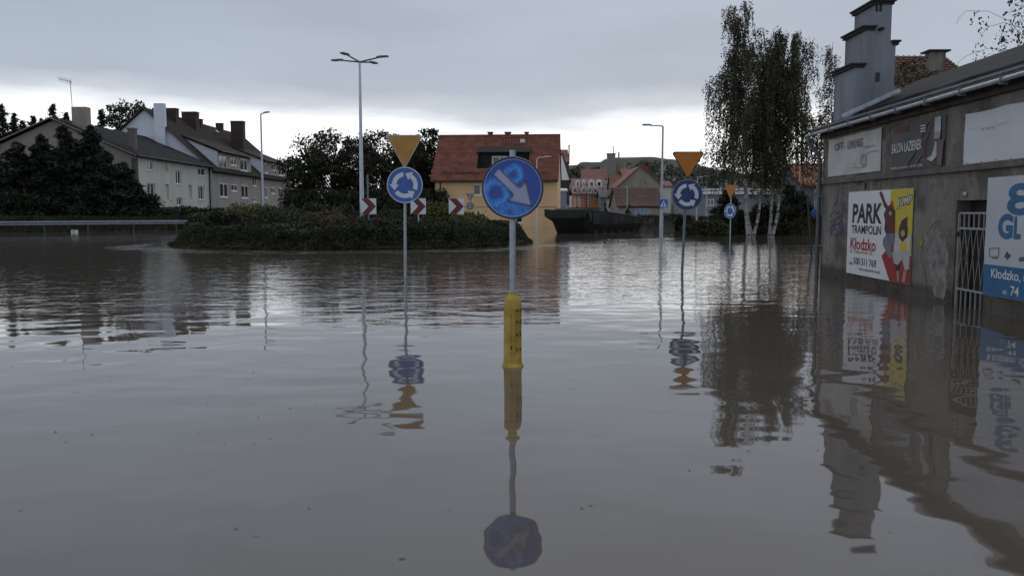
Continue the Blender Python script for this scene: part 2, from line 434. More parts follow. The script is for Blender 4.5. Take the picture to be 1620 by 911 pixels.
def conifer(name, label, base, height, rad, lm, group=None, seed=0, needles=9000, bottom=0.05, L=0.34, ragged=0.25):
    rs = np.random.default_rng(seed); t = thing(name, label, 'tree', base, group)
    tr = MB(); tr.tube([(0, 0, -1), (0, 0, height * .5), (0, 0, height)], [rad * .09, rad * .05, .015], 7)
    nb = int(height * 9); segs = []
    for i in range(nb):
        f = bottom + (1 - bottom) * (i / nb) ** .9; z = f * height
        ln = rad * (1 - f) ** .8 * rs.uniform(1 - ragged, 1 + ragged * .6) + .12; a = rs.uniform(0, 6.283)
        e = Vector((math.cos(a) * ln, math.sin(a) * ln, z - ln * .12 + rs.uniform(0, .2)))
        m_ = Vector((math.cos(a) * ln * .5, math.sin(a) * ln * .5, z - ln * .14))
        tr.tube([(0, 0, z), m_, e], [.03, .02, .008], 4, False); segs.append((np.array((0, 0, z)), np.array(m_), np.array(e), ln))
    tr.build('trunk', bark, t, True)
    w = np.array([s[3] for s in segs]); w /= w.sum(); P = []; D = []
    for s, k in zip(segs, (w * needles).astype(int) + 6):
        tt = rs.random(k)[:, None] ** .8
        p = np.where(tt < .5, s[0] + (s[1] - s[0]) * tt * 2, s[1] + (s[2] - s[1]) * (tt * 2 - 1))
        sp = (.10 + .16 * s[3] * (1 - tt * .6))
        p = p + rs.normal(size=(k, 3)) * sp * np.array([1, 1, .55])
        P.append(p); D.append(np.repeat((s[2] - s[0])[None], k, 0) + rs.normal(size=(k, 3)) * s[3] * .6)
    P = np.concatenate(P); D = np.concatenate(D); V, Q = leaf_mesh(P, L, L * .3, dirs=D / (np.linalg.norm(D, axis=1)[:, None] + 1e-6))
    fast('crown', V, Q, lm, t)
    return t
def shrub(name, label, base, rx, ry, h, lm, group=None, n=5000, leaf=0.12, seed=0, cat='shrub', spiky=False, aspect=.5, core=None):
    rs = np.random.default_rng(seed); t = thing(name, label, cat, base, group)
    k = max(5, int(rx * ry * 6)); lob = []
    for i in range(k):
        a = rs.uniform(0, 6.283); r_ = rs.random() ** .5 * .72
        lob.append((math.cos(a) * r_ * rx, math.sin(a) * r_ * ry, h * rs.uniform(.32, .6), rs.uniform(.3, .48)))
    st = MB()
    for (x, y, z, s) in lob: st.tube([(x * .2, y * .2, -.3), (x * .7, y * .7, z * .5), (x, y, z)], [.035, .025, .012], 5, False)
    st.build('stems', bark, t)
    P = []
    for (x, y, z, s) in lob:
        zz = min(h - z, s * h * 1.1) if h - z > .1 else .1
        P.append(np.array([x, y, z]) + blob(n // k, .45) * np.array([s * rx, s * ry, (h - z) * rs.uniform(.75, 1.0)]))
        P.append(np.array([x, y, z * .45]) + blob(n // k // 2, .5) * np.array([s * rx * 1.1, s * ry * 1.1, z * .5]))
    P = np.concatenate(P); P[:, 2] = np.abs(P[:, 2])
    if spiky:
        k2 = n // 12; P2 = P[rs.choice(len(P), k2)] + np.array([0, 0, .05]) + rs.normal(size=(k2, 3)) * np.array([.08, .08, .14]); P = np.concatenate([P, P2])
    V, Q = leaf_mesh(P, leaf, leaf * aspect); fast('foliage', V, Q, lm, t)
    return t

dark_leaf = leafmat('dark_leaves', (0.018, 0.023, 0.012), (0.042, 0.049, 0.023))
mid_leaf = leafmat('mid_green_leaves', (0.036, 0.046, 0.018), (0.075, 0.084, 0.032))
spruce_leaf = leafmat('spruce_needles', (0.012, 0.018, 0.013), (0.026, 0.034, 0.022))
birch_leaf = leafmat('birch_leaves', (0.046, 0.048, 0.026), (0.090, 0.088, 0.050), 1.2)
rust_leaf = leafmat('rusty_leaves', (0.06, 0.044, 0.018), (0.105, 0.075, 0.028), 1.5)
lime_leaf = leafmat('yellow_green_leaves', (0.085, 0.092, 0.026), (0.16, 0.155, 0.042), 1.5)
juniper = leafmat('juniper_sprays', (0.022, 0.029, 0.014), (0.068, 0.075, 0.034), 1.6)

# ------------------------------------------------------------------ traffic island
IC = Vector((-7.9, 43.5, 0)); IR = 8.75
isl = MB(); isl.lathe([(IR - .1, -1.0), (IR - .1, 0.10), (IR - .5, 0.14), (IR - 2, .35), (0.05, .8)], IC, 64)
struct(isl.build('traffic_island', mud))
def hedge_h(r, a):
    edge = sm((IR + .22 * np.sin(a * 7) + .15 * np.sin(a * 17 + 1) - r) / 0.95)
    top = 0.86 + .10 * np.sin(a * 5 + .6) + .07 * np.sin(a * 13 + r) + .05 * np.sin(a * 31 + r * 3)
    return edge * (top + .18 * sm((IR - 1.2 - r) / 2))
hed = thing('island_hedge', 'low dark clipped juniper hedge ringing the traffic island', 'hedge', IC)
# woody core
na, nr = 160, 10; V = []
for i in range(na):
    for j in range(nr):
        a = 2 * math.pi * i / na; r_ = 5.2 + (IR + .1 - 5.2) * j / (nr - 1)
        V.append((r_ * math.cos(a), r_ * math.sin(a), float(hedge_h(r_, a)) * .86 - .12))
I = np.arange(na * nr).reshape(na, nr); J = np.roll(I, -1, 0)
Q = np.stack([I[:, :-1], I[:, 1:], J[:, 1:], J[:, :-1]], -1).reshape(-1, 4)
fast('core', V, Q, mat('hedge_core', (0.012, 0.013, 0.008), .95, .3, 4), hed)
n = 120000
a = rng.uniform(0, 2 * math.pi, n); a = np.where(rng.random(n) < .72, rng.uniform(math.pi * .95, math.pi * 2.05, n), a)
r_ = np.where(rng.random(n) < .45, IR + .15 - 1.1 * rng.random(n) ** 1.4, np.sqrt(rng.uniform(5.0 ** 2, (IR + .1) ** 2, n)))
hh = hedge_h(r_, a); side = rng.random(n) < .4
z = np.where(side & (r_ > IR - 1.0), hh * rng.random(n) ** .7, hh * rng.uniform(.86, 1.06, n)) + rng.normal(size=n) * .03
C = np.stack([r_ * np.cos(a), r_ * np.sin(a), np.maximum(z, 0.02)], -1)
D = np.stack([np.cos(a) * .9, np.sin(a) * .9, rng.uniform(-.1, .9, n)], -1) + rng.normal(size=(n, 3)) * .5
V, Q = leaf_mesh(C, .17, .045, dirs=D / np.linalg.norm(D, axis=1)[:, None]); fast('foliage', V, Q, juniper, hed)

isl_shrubs = [  # px x, px top y, px width, Y, material, leaf, label
    (330, 333, 70, 40.5, juniper, .13, 'low dark spreading shrub at the rail side end of the island planting'),
    (395, 319, 100, 43.0, lime_leaf, .13, 'yellowing loose shrub on the island below the grey house'),
    (365, 330, 80, 38.5, dark_leaf, .13, 'dark cushion shrub in front of the yellowing island shrub'),
    (450, 322, 100, 42.5, mid_leaf, .12, 'broad green shrub on the island below the leafy trees'),
    (425, 335, 90, 39.0, juniper, .13, 'dull green cushion shrub close behind the island hedge'),
    (497, 317, 80, 45.0, dark_leaf, .13, 'taller dark shrub with small flowers at the back of the island'),
    (510, 330, 90, 41.5, rust_leaf, .12, 'rust tinted low shrub on the island near the lamp post'),
    (545, 319, 70, 45.5, juniper, .13, 'grey green shrub at the foot of the four armed lamp'),
    (545, 337, 100, 38.2, rust_leaf, .11, 'brownish flat shrub in front of the first chevron board'),
    (610, 326, 80, 43.0, mid_leaf, .12, 'green shrub between the first and second chevron boards'),
    (615, 343, 110, 37.5, dark_leaf, .11, 'dark mounded shrub under the blue roundabout disc'),
    (627, 312, 70, 46.0, dark_leaf, .13, 'upright dark shrub behind the second chevron board'),
    (690, 317, 60, 46.0, lime_leaf, .15, 'bright leafy shrub beside the cream house corner'),
    (675, 340, 90, 40.0, juniper, .12, 'low dark shrub between the second and third chevron boards'),
    (735, 334, 80, 43.5, lime_leaf, .12, 'yellow green spreading shrub right of the third chevron board'),
    (745, 347, 90, 39.5, mid_leaf, .11, 'mid green mound behind the round blue arrow sign'),
    (788, 349, 60, 42.0, juniper, .12, 'dark mound at the cream house end of the island')]
for i, (px, py, w, Y, lm, lf, lab) in enumerate(isl_shrubs):
    p = on_y(px, py, Y); rx = w / 2 / FPX * Y
    shrub('island_shrub', lab, (p.x, Y, .3), rx, rx * .9, max(.5, p.z - .3), lm, 'shrubs planted on the traffic island', n=5200, leaf=lf, seed=30 + i, spiky=True)

# ------------------------------------------------------------------ left bank: hedge, conifers, trees
for i, (px, py, w, Y) in enumerate([(225, 327, 80, 80), (275, 326, 80, 82), (322, 328, 70, 84), (352, 331, 50, 84)]):
    p = on_y(px, py, Y); rx = w / 2 / FPX * Y * 1.25
    shrub('bank_shrub', ['dark ragged bush under the pale house gable corner', 'dark bush below the pale house windows', 'dark bush under the black downpipe of the houses', 'small dark bush below the grey house'][i], (p.x, Y, .6), rx, 1.8, p.z - .6, dark_leaf, 'bushes along the left bank', n=5000, leaf=.28, seed=60 + i, spiky=True)
fc = [(-15, 222, 76, 4.8, 'broad dark spruce at the edge of the left bank'), (28, 226, 74, 3.8, 'dark spruce in front of the beige gable eaves'), (62, 214, 75, 3.2, 'ragged dark spruce before the beige gable middle'), (101, 200, 75, 3.6, 'tall dark spruce before the beige gable ridge'), (141, 199, 77, 3.4, 'dark spruce standing below the square beige chimney'), (168, 240, 75, 3.2, 'short broad spruce before the gable wall right half'), (196, 258, 76, 3.0, 'low ragged spruce at the pale house corner')]
for i, (px, py, Y, r_, lab) in enumerate(fc):
    p = on_y(px, py, Y); conifer('spruce_tree', lab, (p.x, Y, .6), p.z - .6, r_, spruce_leaf, 'spruces before the beige gable', seed=80 + i, needles=17000, L=.42, ragged=.55)
for i, (px, py, w, Y) in enumerate([(20, 300, 110, 73), (95, 305, 110, 74), (165, 306, 100, 75), (205, 318, 70, 76)]):
    p = on_y(px, py, Y); rx = w / 2 / FPX * Y * 1.15
    shrub('rail_bush', ['dark bush behind the rail under the broadest spruce', 'dark bush behind the rail and the small white marker', 'dark bush behind the rail below the gable', 'dark bush behind the rail toward the pale house'][i], (p.x, Y, .4), rx, 1.6, p.z - .4, dark_leaf, 'bushes behind the guard rail', n=6000, leaf=.3, seed=70 + i, spiky=True)
bc = [(2, 166, 118, 4.2), (22, 180, 116, 3.4), (52, 184, 122, 3.2), (84, 165, 120, 3.6), (66, 188, 126, 3.2), (104, 178, 124, 3.2), (160, 174, 124, 3.2), (36, 192, 112, 3.2), (120, 190, 126, 3.0)]
for i, (px, py, Y, r_) in enumerate(bc):
    p = on_y(px, py, Y); conifer('background_conifer', 'conifer tip rising behind the beige gable roof', (p.x, Y, .6), p.z - .6, r_, spruce_leaf, 'conifers behind the beige gable roof', seed=90 + i, needles=4200, bottom=.4, L=.45, ragged=.6)
p = on_y(214, 160, 128); broad_tree('pine_tree', 'flat topped dark pine behind the white gable', (p.x, 128, .6), p.z - .6, 4.6, 2, spruce_leaf, leaf=.40, clumps=70, per=90, crown_lo=.60, seed=3)
bt = [(488, 222, 92, 3.0, .20), (528, 205, 95, 3.3, .16), (566, 210, 99, 2.9, .16), (604, 200, 94, 3.5, .16), (645, 212, 97, 2.9, .16), (675, 206, 98, 2.5, .18)]
tl = ['round leafy tree at the lamp end of the dark tree row', 'tall bushy tree second from the grey houses in the row', 'bushy tree straight behind the four armed lamp pole', 'tallest leafy tree behind the left yield sign', 'leafy tree between the left yield sign and cream house', 'loose airy tree touching the red roof of the cream house']
for i, (px, py, Y, r_, lo) in enumerate(bt):
    p = on_y(px, py, Y); broad_tree('leafy_tree', tl[i], (p.x, Y, .6), p.z - .5, r_, 3, dark_leaf, 'dark trees behind the island', leaf=.3, clumps=95, per=85, crown_lo=lo, seed=20 + i, trunk_r=.22)
for i, px in enumerate([478, 520, 565, 612, 655, 684]):
    p = on_y(px, 296, 88); shrub('thicket_bush', ['dark bush at the terrace end of the tree row foot', 'dark bush under the tall bushy tree left of the four armed lamp', 'dark bush behind the four armed lamp pole', 'dark bush behind the left yield sign', 'dark bush behind the second chevron board', 'dark bush tucked against the cream house side wall'][i], (p.x, 88, .5), 2.2, 1.6, 3.6, dark_leaf, 'bushes under the dark tree row', n=5200, leaf=.3, seed=110 + i)
# ------------------------------------------------------------------ guard rail on the left bank
rail_pts = [(-62, 50.5), (-50, 56), (-38.2, 63.4), (-33.5, 67.4), (-28.3, 72), (-22, 76.5), (-17, 79)]
gr = thing('guard_rail', 'grey steel guard rail along the left bank above the flood', 'guard rail', (rail_pts[2][0], rail_pts[2][1], 0), world=True)
prof = [(0, .46), (.07, .50), (.07, .56), (.0, .60), (.0, .64), (.07, .68), (.07, .74), (0, .78)]
bm_ = MB(); prev = None
for i, (x, y) in enumerate(rail_pts):
    a = Vector(rail_pts[max(i - 1, 0)]); b = Vector(rail_pts[min(i + 1, len(rail_pts) - 1)]); d = (b - a).normalized(); nrm = Vector((d.y, -d.x))
    idx = []
    for side in (0, 1):
        for (o_, z_) in prof: bm_.v.append((x + nrm.x * (o_ - side * .012), y + nrm.y * (o_ - side * .012), z_ + .05)); idx.append(len(bm_.v) - 1)
    if prev:
        for k in range(len(prof) - 1):
            bm_.f.append((prev[k], idx[k], idx[k + 1], prev[k + 1])); bm_.f.append((prev[8 + k + 1], idx[8 + k + 1], idx[8 + k], prev[8 + k]))
    prev = idx
bm_.build('beam', mat('rail_steel', (.20, .225, .26), .55, .15, 2, metallic=.2), gr)
seg = 0
for (a, b) in zip(rail_pts[1:], rail_pts[2:]):
    a = Vector(a); b = Vector(b); n = int((b - a).length / 4) + 1
    for k in range(n):
        p = a.lerp(b, k / n); MB().box((p.x, p.y + .16, -.05), (.10, .10, 1.5)).build('post', mat('rail_post', (.05, .055, .06), .7), gr)
p = on_z(118, 368); mk = thing('marker_post', 'small white marker block in the water before the guard rail', 'marker', (p.x, p.y, 0))
MB().box((0, 0, -.36), (.46, .2, 1.1)).build('block', mat('marker_white', (.55, .56, .55), .6, .1), mk, bevel=.02); MB().box((0, -.103, .10), (.2, .012, .06)).build('reflector', black_metal, mk)

# ------------------------------------------------------------------ house row on the left bank
def slab(mb, a, b, c, d, th=.16):
    a, b, c, d = map(Vector, (a, b, c, d)); n = (b - a).cross(d - a).normalized()
    if n.z < 0: n = -n
    mb.prism([a, b, c, d], n * th)
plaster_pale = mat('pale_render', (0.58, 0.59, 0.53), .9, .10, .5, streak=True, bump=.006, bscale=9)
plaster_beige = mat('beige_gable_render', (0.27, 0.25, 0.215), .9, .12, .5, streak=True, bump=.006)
plaster_grey = mat('grey_brown_render', (0.35, 0.31, 0.285), .9, .12, .6, streak=True, bump=.006)
plaster_white = mat('white_gable_render', (0.62, 0.66, 0.74), .9, .06, .5)
roof_dark = mat('dark_brown_tiles', (0.042, 0.036, 0.032), .9, .25, 1.5, bump=.01, spec=.12)
roof_grey = mat('dark_bitumen', (0.036, 0.035, 0.036), .9, .2, 1.2, spec=.12)
brick_brown = mat('brown_chimney_brick', (0.055, 0.036, 0.030), .9, .25, 5, bump=.01)
def brick_chimney(parent, x, y, z0, z1, w, d, m, cap=True, stack=False):
    c = MB(); c.box((x, y, (z0 + z1) / 2), (w, d, z1 - z0)); o = c.build('chimney', m, parent)
    if cap:
        k = MB(); k.box((x, y, z1 + .06), (w + .14, d + .14, .12)); k.box((x, y, z1 - .3), (w + .07, d + .07, .09)); k.build('cap', m, o)
    return o
XF = -36.8; XR = -44.5; XB = -52.2
h1 = thing('pale_house', 'long pale house with beige gable end and low dark roof', 'house', (XF, 84, .9), world=True)
fr1 = Frame((XF, 83.8, 0), (0, 1, 0)); L1 = 20.7; E1 = 6.95; RZ = 10.35
def z2px(x, y): return 180 + x / 4.555, 140 + y / 4.555
def z2rect(fr, r_): a = z2px(r_[0], r_[1]); b = z2px(r_[2], r_[3]); return fr.rect(a[0], a[1], b[0], b[1])
win1 = [(235, 520, 285, 590), (447, 592, 487, 690), (607, 572, 662, 630), (243, 684, 300, 800), (455, 787, 495, 845), (610, 705, 650, 803)]
nich = [(365, 535, 390, 600), (372, 690, 400, 805), (540, 697, 565, 795)]
H = [z2rect(fr1, r_) for r_ in win1]; HN = [z2rect(fr1, r_) for r_ in nich]
w = MB(); wall_holes(w, fr1, 0, L1, 0, E1, H + HN, .2)
for h in HN: w.poly([fr1.p(h[0], h[2], -.2), fr1.p(h[1], h[2], -.2), fr1.p(h[1], h[3], -.2), fr1.p(h[0], h[3], -.2)])
w.poly([(XB, 104.5, 0), (XF, 104.5, 0), (XF, 104.5, E1), (XR, 104.5, RZ), (XB, 104.5, E1)]); w.poly([(XB, 83.8, 0), (XB, 104.5, 0), (XB, 104.5, E1), (XB, 83.8, E1)])
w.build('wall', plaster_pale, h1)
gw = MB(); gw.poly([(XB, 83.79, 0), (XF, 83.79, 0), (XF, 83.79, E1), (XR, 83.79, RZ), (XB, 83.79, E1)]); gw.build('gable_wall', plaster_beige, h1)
MB().box((XF + .02, 83.95, 3.4), (.5, .4, 6.7)).build('corner_pier', mat('corner_pier_dark', (.10, .09, .075), .9, .2), h1)
for h in H: window(h1, fr1, h, .17, .11)
rf = MB(); slab(rf, (XF + .5, 83.3, E1 - .05), (XF + .5, 104.6, E1 - .05), (XR, 104.6, RZ + .12), (XR, 83.3, RZ + .12)); slab(rf, (XB - .5, 83.3, E1 - .05), (XB - .5, 104.6, E1 - .05), (XR, 104.6, RZ + .121), (XR, 83.3, RZ + .121))
r1 = rf.build('roof', roof_grey, h1)
tp = MB(); tile_plane(tp, (XF + .5, 83.3, E1 + .14), (XF + .5, 104.5, E1 + .14), (XR, 83.3, RZ + .3), (XR, 104.5, RZ + .3), 42, 22, .02, .02, 3); t_ = tp.build('roof_tiles', roof_grey, r1); t_['kind'] = 'stuff'
vg = MB(); vg.tube([(XF + .5, 83.25, E1), (XR, 83.25, RZ + .2), (XB - .5, 83.25, E1)], .07, 6); vg.build('verge', mat('verge_grey', (.2, .19, .18), .7), r1)
gt = MB(); gt.tube([(XF + .58, 83.4, E1 + .02), (XF + .58, 104.4, E1 - .02)], .08, 8); gt.build('gutter', black_metal, h1)
MB().tube([(XF + .1, 104.35, E1), (XF + .1, 104.35, .6)], .07, 8).build('downpipe', black_metal, h1)
pc = on_y(128, 170, 85.2); brick_chimney(h1, pc.x, 85.2, 8, pc.z, 1.45, .9, mat('beige_chimney', (.26, .235, .20), .9, .15, 2), False)
pc = on_y(209, 205, 86.5); brick_chimney(h1, pc.x, 86.5, 7, pc.z, .7, .6, mat('grey_chimney', (.13, .12, .115), .9, .2), True)
an = thing('tv_antenna', 'thin rooftop television antenna above the beige chimney', 'antenna', (on_y(111, 200, 85).x, 85, 9.9), world=True)
pa = on_y(111, 128, 85); MB().tube([(pa.x + .15, 85, 9.6), (pa.x, 85, pa.z)], .03, 5).build('mast', galv_dark, an)
aa = MB(); b0 = Vector((pa.x + .1, 85, pa.z - .1)); b1 = on_y(93, 125, 85.3); aa.tube([b0, b1], .025, 5)
for k in range(7):
    q = b0.lerp(b1, k / 6); aa.tube([q + Vector((.05, -.25, .22)), q + Vector((-.05, .25, -.22))], .016, 4)
aa.build('elements', galv_dark, an)

# second building: white gable, wall dormers
h2 = thing('terrace_house', 'grey brown terrace with white gable, steep dark roof and wall dormers', 'house', (-36.4, 104.6, .9), world=True)
XF2 = -36.5; E2 = 6.75; RZ2 = 13.85; YA = 104.7; YB = 141.5; SL = (RZ2 - E2) / (XF2 - XR)
fr2 = Frame((XF2, YA, 0), (0, 1, 0))
d1a, d1b = fr2.hit(*z2px(748, 480))[0], fr2.hit(*z2px(985, 480))[0]
d2a, d2b = fr2.hit(*z2px(1066, 520))[0], fr2.hit(*z2px(1252, 520))[0]
DZ = 9.0
up = [(760, 487, 818, 577), (842, 500, 885, 557), (912, 510, 965, 595), (1088, 540, 1110, 612), (1140, 545, 1168, 595), (1188, 555, 1230, 630)]
lo = [(765, 682, 825, 785), (848, 690, 893, 742), (920, 697, 972, 792), (1002, 628, 1030, 705), (1005, 780, 1030, 820), (1088, 710, 1112, 790), (1135, 712, 1165, 760), (1190, 715, 1225, 790)]
HU = [z2rect(fr2, r_) for r_ in up]; HL = [z2rect(fr2, r_) for r_ in lo]
HU = [(a, b, max(c, E2 - .4), d) for a, b, c, d in HU]
w = MB(); wall_holes(w, fr2, 0, YB - YA, 0, E2 - .45, HL, .16)
for (a, b) in ((d1a, d1b), (d2a, d2b)):
    wall_holes(w, fr2, a, b, E2 - .45, DZ, [h for h in HU if a < h[0] < b], .16)
for (a, b) in ((0, d1a), (d1b, d2a), (d2b, YB - YA)):
    w.poly([fr2.p(a, E2 - .45), fr2.p(b, E2 - .45), fr2.p(b, E2), fr2.p(a, E2)])
w.poly([(-52.5, YB, 0), (XF2, YB, 0), (XF2, YB, E2), (XR, YB, RZ2), (-52.5, YB, E2)])
w.build('wall', plaster_grey, h2)
gw = MB(); gw.poly([(-52.5, YA, 0), (XF2, YA, 0), (XF2, YA, E2), (XR, YA, RZ2), (-52.5, YA, E2)]); gw.build('gable_wall', plaster_white, h2)
for h in HU + HL: window(h2, fr2, h, .10, .16, 1)
for s_ in (d1a, d1b, d2a, d2b):
    y = YA + s_; xk = XF2 - 4.6
    MB().prism([(XF2, y - .04, E2 - .3), (XF2, y - .04, DZ - .02), (xk, y - .04, E2 + (XF2 - xk) * SL)], (0, .08, 0)).build('dormer_cheek', plaster_white, h2)
rf = MB(); slab(rf, (XF2 + .55, YA - .35, E2 - .42), (XF2 + .55, YB + .3, E2 - .42), (XR, YB + .3, RZ2 + .1), (XR, YA - .35, RZ2 + .1)); slab(rf, (-52.9, YA - .35, E2 - .3), (-52.9, YB + .3, E2 - .3), (XR, YB + .3, RZ2 + .101), (XR, YA - .35, RZ2 + .101))
r2 = rf.build('roof', roof_dark, h2)
tp = MB()
tile_plane(tp, (XF2 + .55, YA - .35, E2 - .24), (XF2 + .55, YB + .3, E2 - .24), (XR, YA - .35, RZ2 + .28), (XR, YB + .3, RZ2 + .28), 110, 30, .03, .03, 3)
t_ = tp.build('roof_tiles', roof_dark, r2); t_['kind'] = 'stuff'
for (a, b) in ((d1a, d1b), (d2a, d2b)):
    dr = MB(); xb = XF2 - 4.6; slab(dr, (XF2 + .6, YA + a - .35, DZ - .08), (XF2 + .6, YA + b + .3, DZ - .08), (xb, YA + b + .3, E2 + (XF2 - xb) * SL + .15), (xb, YA + a - .35, E2 + (XF2 - xb) * SL + .15), .14)
    dd = dr.build('dormer_roof', roof_dark, h2)
    MB().tube([(XF2 + .66, YA + a - .35, DZ - .02), (XF2 + .66, YA + b + .3, DZ - .02)], .07, 6).build('gutter', black_metal, dd)
vg = MB(); vg.tube([(XF2 + .55, YA - .4, E2 - .35), (XR, YA - .4, RZ2 + .17), (-52.9, YA - .4, E2 - .3)], .10, 6); vg.build('verge', black_metal, r2)
MB().tube([fr2.p(d2a - .8, E2 - .5, .1), fr2.p(d2a - .8, .6, .1)], .07, 6).build('downpipe', black_metal, h2)
pc = on_y(252, 164, 104.2); brick_chimney(h2, pc.x, 104.3, 6, pc.z, 1.2, .75, plaster_white, False)
for (ax, at, bx_, Y, dpt) in [(385, 152, 458, 111, 1.0), (500, 178, 603, 117, 1.2), (602, 228, 636, 121, .7), (740, 257, 785, 131, .8), (850, 243, 938, 128, 1.2)]:
    a = on_y(*z2px(ax, at), Y); b = on_y(*z2px(bx_, at), Y); brick_chimney(h2, (a.x + b.x) / 2, Y, 10, a.z, (b.x - a.x), dpt, brick_brown, True)
sk = MB(); q = on_y(*z2px(745, 310), 124); sk.box(q, (.5, .6, .08), tilt=Matrix.Rotation(math.atan(SL), 3, 'Y')); sk.build('skylight', galv, r2)

# street lamps
def street_lamp(label, base, top, arm, head=.75, r0=.09, r1=.05, group='street lamps', m=None, headm=None, drop=.0, z0=-.9):
    base = Vector(base); t = thing('street_lamp', label, 'street lamp', base, group); h = top
    m = m or lamp_grey
    MB().tube([(0, 0, z0), (0, 0, 1.3), (0, 0, 1.3), (0, 0, h)], [r0 * 1.3, r0 * 1.3, r0, r1], 12).build('pole', m, t, True)
    a = Vector(arm); MB().tube([(0, 0, h - .02), (a.x * .15, a.y * .15, h + a.z * .8), a + Vector((0, 0, h))], [r1, r1 * .8, r1 * .7], 8).build('arm', m, t, True)
    d = Vector((a.x, a.y, 0)).normalized(); e = a + Vector((0, 0, h)); sd = Vector((-d.y, d.x, 0))
    hd = MB(); hd.prism([e - sd * .06 - d * .05, e - sd * .15 + d * head * .35, e - sd * .12 + d * head, e + sd * .12 + d * head, e + sd * .15 + d * head * .35, e + sd * .06 - d * .05], (0, 0, .09))
    hd.build('lamp_head', headm or galv_dark, t, bevel=.02)
    return t
p = on_y(416, 318, 70); street_lamp('slim grey lamp post with short arm before the terrace', (p.x, 70, .2), on_y(417, 182, 70).z - .2, (.35, -.3, .1), .7, .11, .06)
p = on_y(849, 365, 76); street_lamp('pale lamp post standing in water before the cream house', (p.x, 76, 0), on_y(849, 252, 76).z, (.75, -.1, .18), .5, .07, .045, m=mat('pale_lamp_paint', (.6, .6, .58), .5, .08), headm=mat('pale_lamp_paint', (.6, .6, .58)))
p = on_z(1046, 375); street_lamp('tall lamp post carrying the pedestrian crossing sign', (p.x, p.y, 0), on_y(1051, 200, p.y).z, (-.75, 0, .04), .5, .09, .055)
LP2 = p
for (x, yb, yt, Y, hx_, lab) in [(1102, 357, 281, 66, .5, 'thin lamp post behind the right yield sign'), (1117, 350, 297, 78, -.4, 'short lamp post before the white eaved bungalow'), (1291, 352, 293, 60, .5, 'thin lamp post seen past the downpipe by the spruce'), (992, 330, 296, 104, -.3, 'small lamp post before the long brown roof'), (930, 335, 300, 150, .3, 'thin dark lamp post before the orange town house')]:
    p = on_y(x, yb, Y); street_lamp(lab, (p.x, Y, 0 if Y < 160 else 1), on_y(x, yt, Y).z, (hx_, 0, .05), .4, .06, .045)

# utility pole and thin posts
p = on_y(457, 312, 105); up_ = thing('utility_pole', 'short concrete utility pole at the far end of the terrace', 'pole', (p.x, 105, .8)); MB().tube([(0, 0, -1), (0, 0, on_y(457, 250, 105).z - .8)], [.2, .14], 8).build('shaft', mat('concrete_pole', (.2, .2, .19), .9, .15), up_, True); MB().box((0, 0, on_y(457, 254, 105).z - .8), (.9, .12, .12)).build('crossarm', galv_dark, up_)
p = on_y(582, 320, 50); pp = thing('thin_post', 'thin grey post behind the first chevron board', 'post', (p.x, 50, .3)); MB().tube([(0, 0, -.8), (0, 0, on_y(582, 277, 50).z - .3)], .05, 8).build('shaft', galv_dark, pp, True); MB().lathe([(.055, 0), (.055, .03), (.03, .05)], (0, 0, on_y(582, 277, 50).z - .3), 8).build('cap', black_metal, pp)
p = on_z(1284, 410); q = on_y(1277, 308, p.y); lp = thing('leaning_post', 'thin dark leaning post standing in water near the downpipe', 'post', (p.x, p.y, 0)); MB().tube([(.04, 0, -.9), (0, 0, 0), (q.x - p.x, 0, q.z)], [.032, .03, .028], 8).build('shaft', mat('weathered_post', (.05, .045, .04), .9), lp, True); MB().lathe([(.033, -.03), (.033, .0), (.012, .02)], (q.x - p.x, 0, q.z), 8).build('cap', black_metal, lp)

# four-armed lamp on the island
LY = 45.0; pt = on_y(569, 97, LY); t = thing('street_lamp', 'tall four armed lamp post rising from the traffic island', 'street lamp', (pt.x, LY, .4), 'street lamps')
hL = pt.z - .4
MB().tube([(0, 0, -.8), (0, 0, hL * .45), (0, 0, hL)], [.13, .10, .055], 14).build('pole', mat('pale_mast', (.50, .55, .60), .45, .1, 2, metallic=.2), t, True)
for (ax, ay) in ((-.37, -.93), (.93, -.37), (.37, .93), (-.93, .37)):
    d = Vector((ax, ay, 0)); sd = Vector((-ay, ax, 0)); a = MB(); a.tube([(0, 0, hL - .05), d * .9 + Vector((0, 0, hL + .08)), d * 1.15 + Vector((0, 0, hL + .11))], [.045, .04, .035], 8); ao = a.build('arm', galv_dark, t, True)
    e = d * 1.0 + Vector((0, 0, hL + .1)); hd = MB(); hd.prism([e - sd * .05, e - sd * .15 + d * .25, e - sd * .12 + d * .68, e + sd * .12 + d * .68, e + sd * .15 + d * .25, e + sd * .05], (0, 0, .08)); hd.build('lamp_head', galv_dark, ao, bevel=.02)

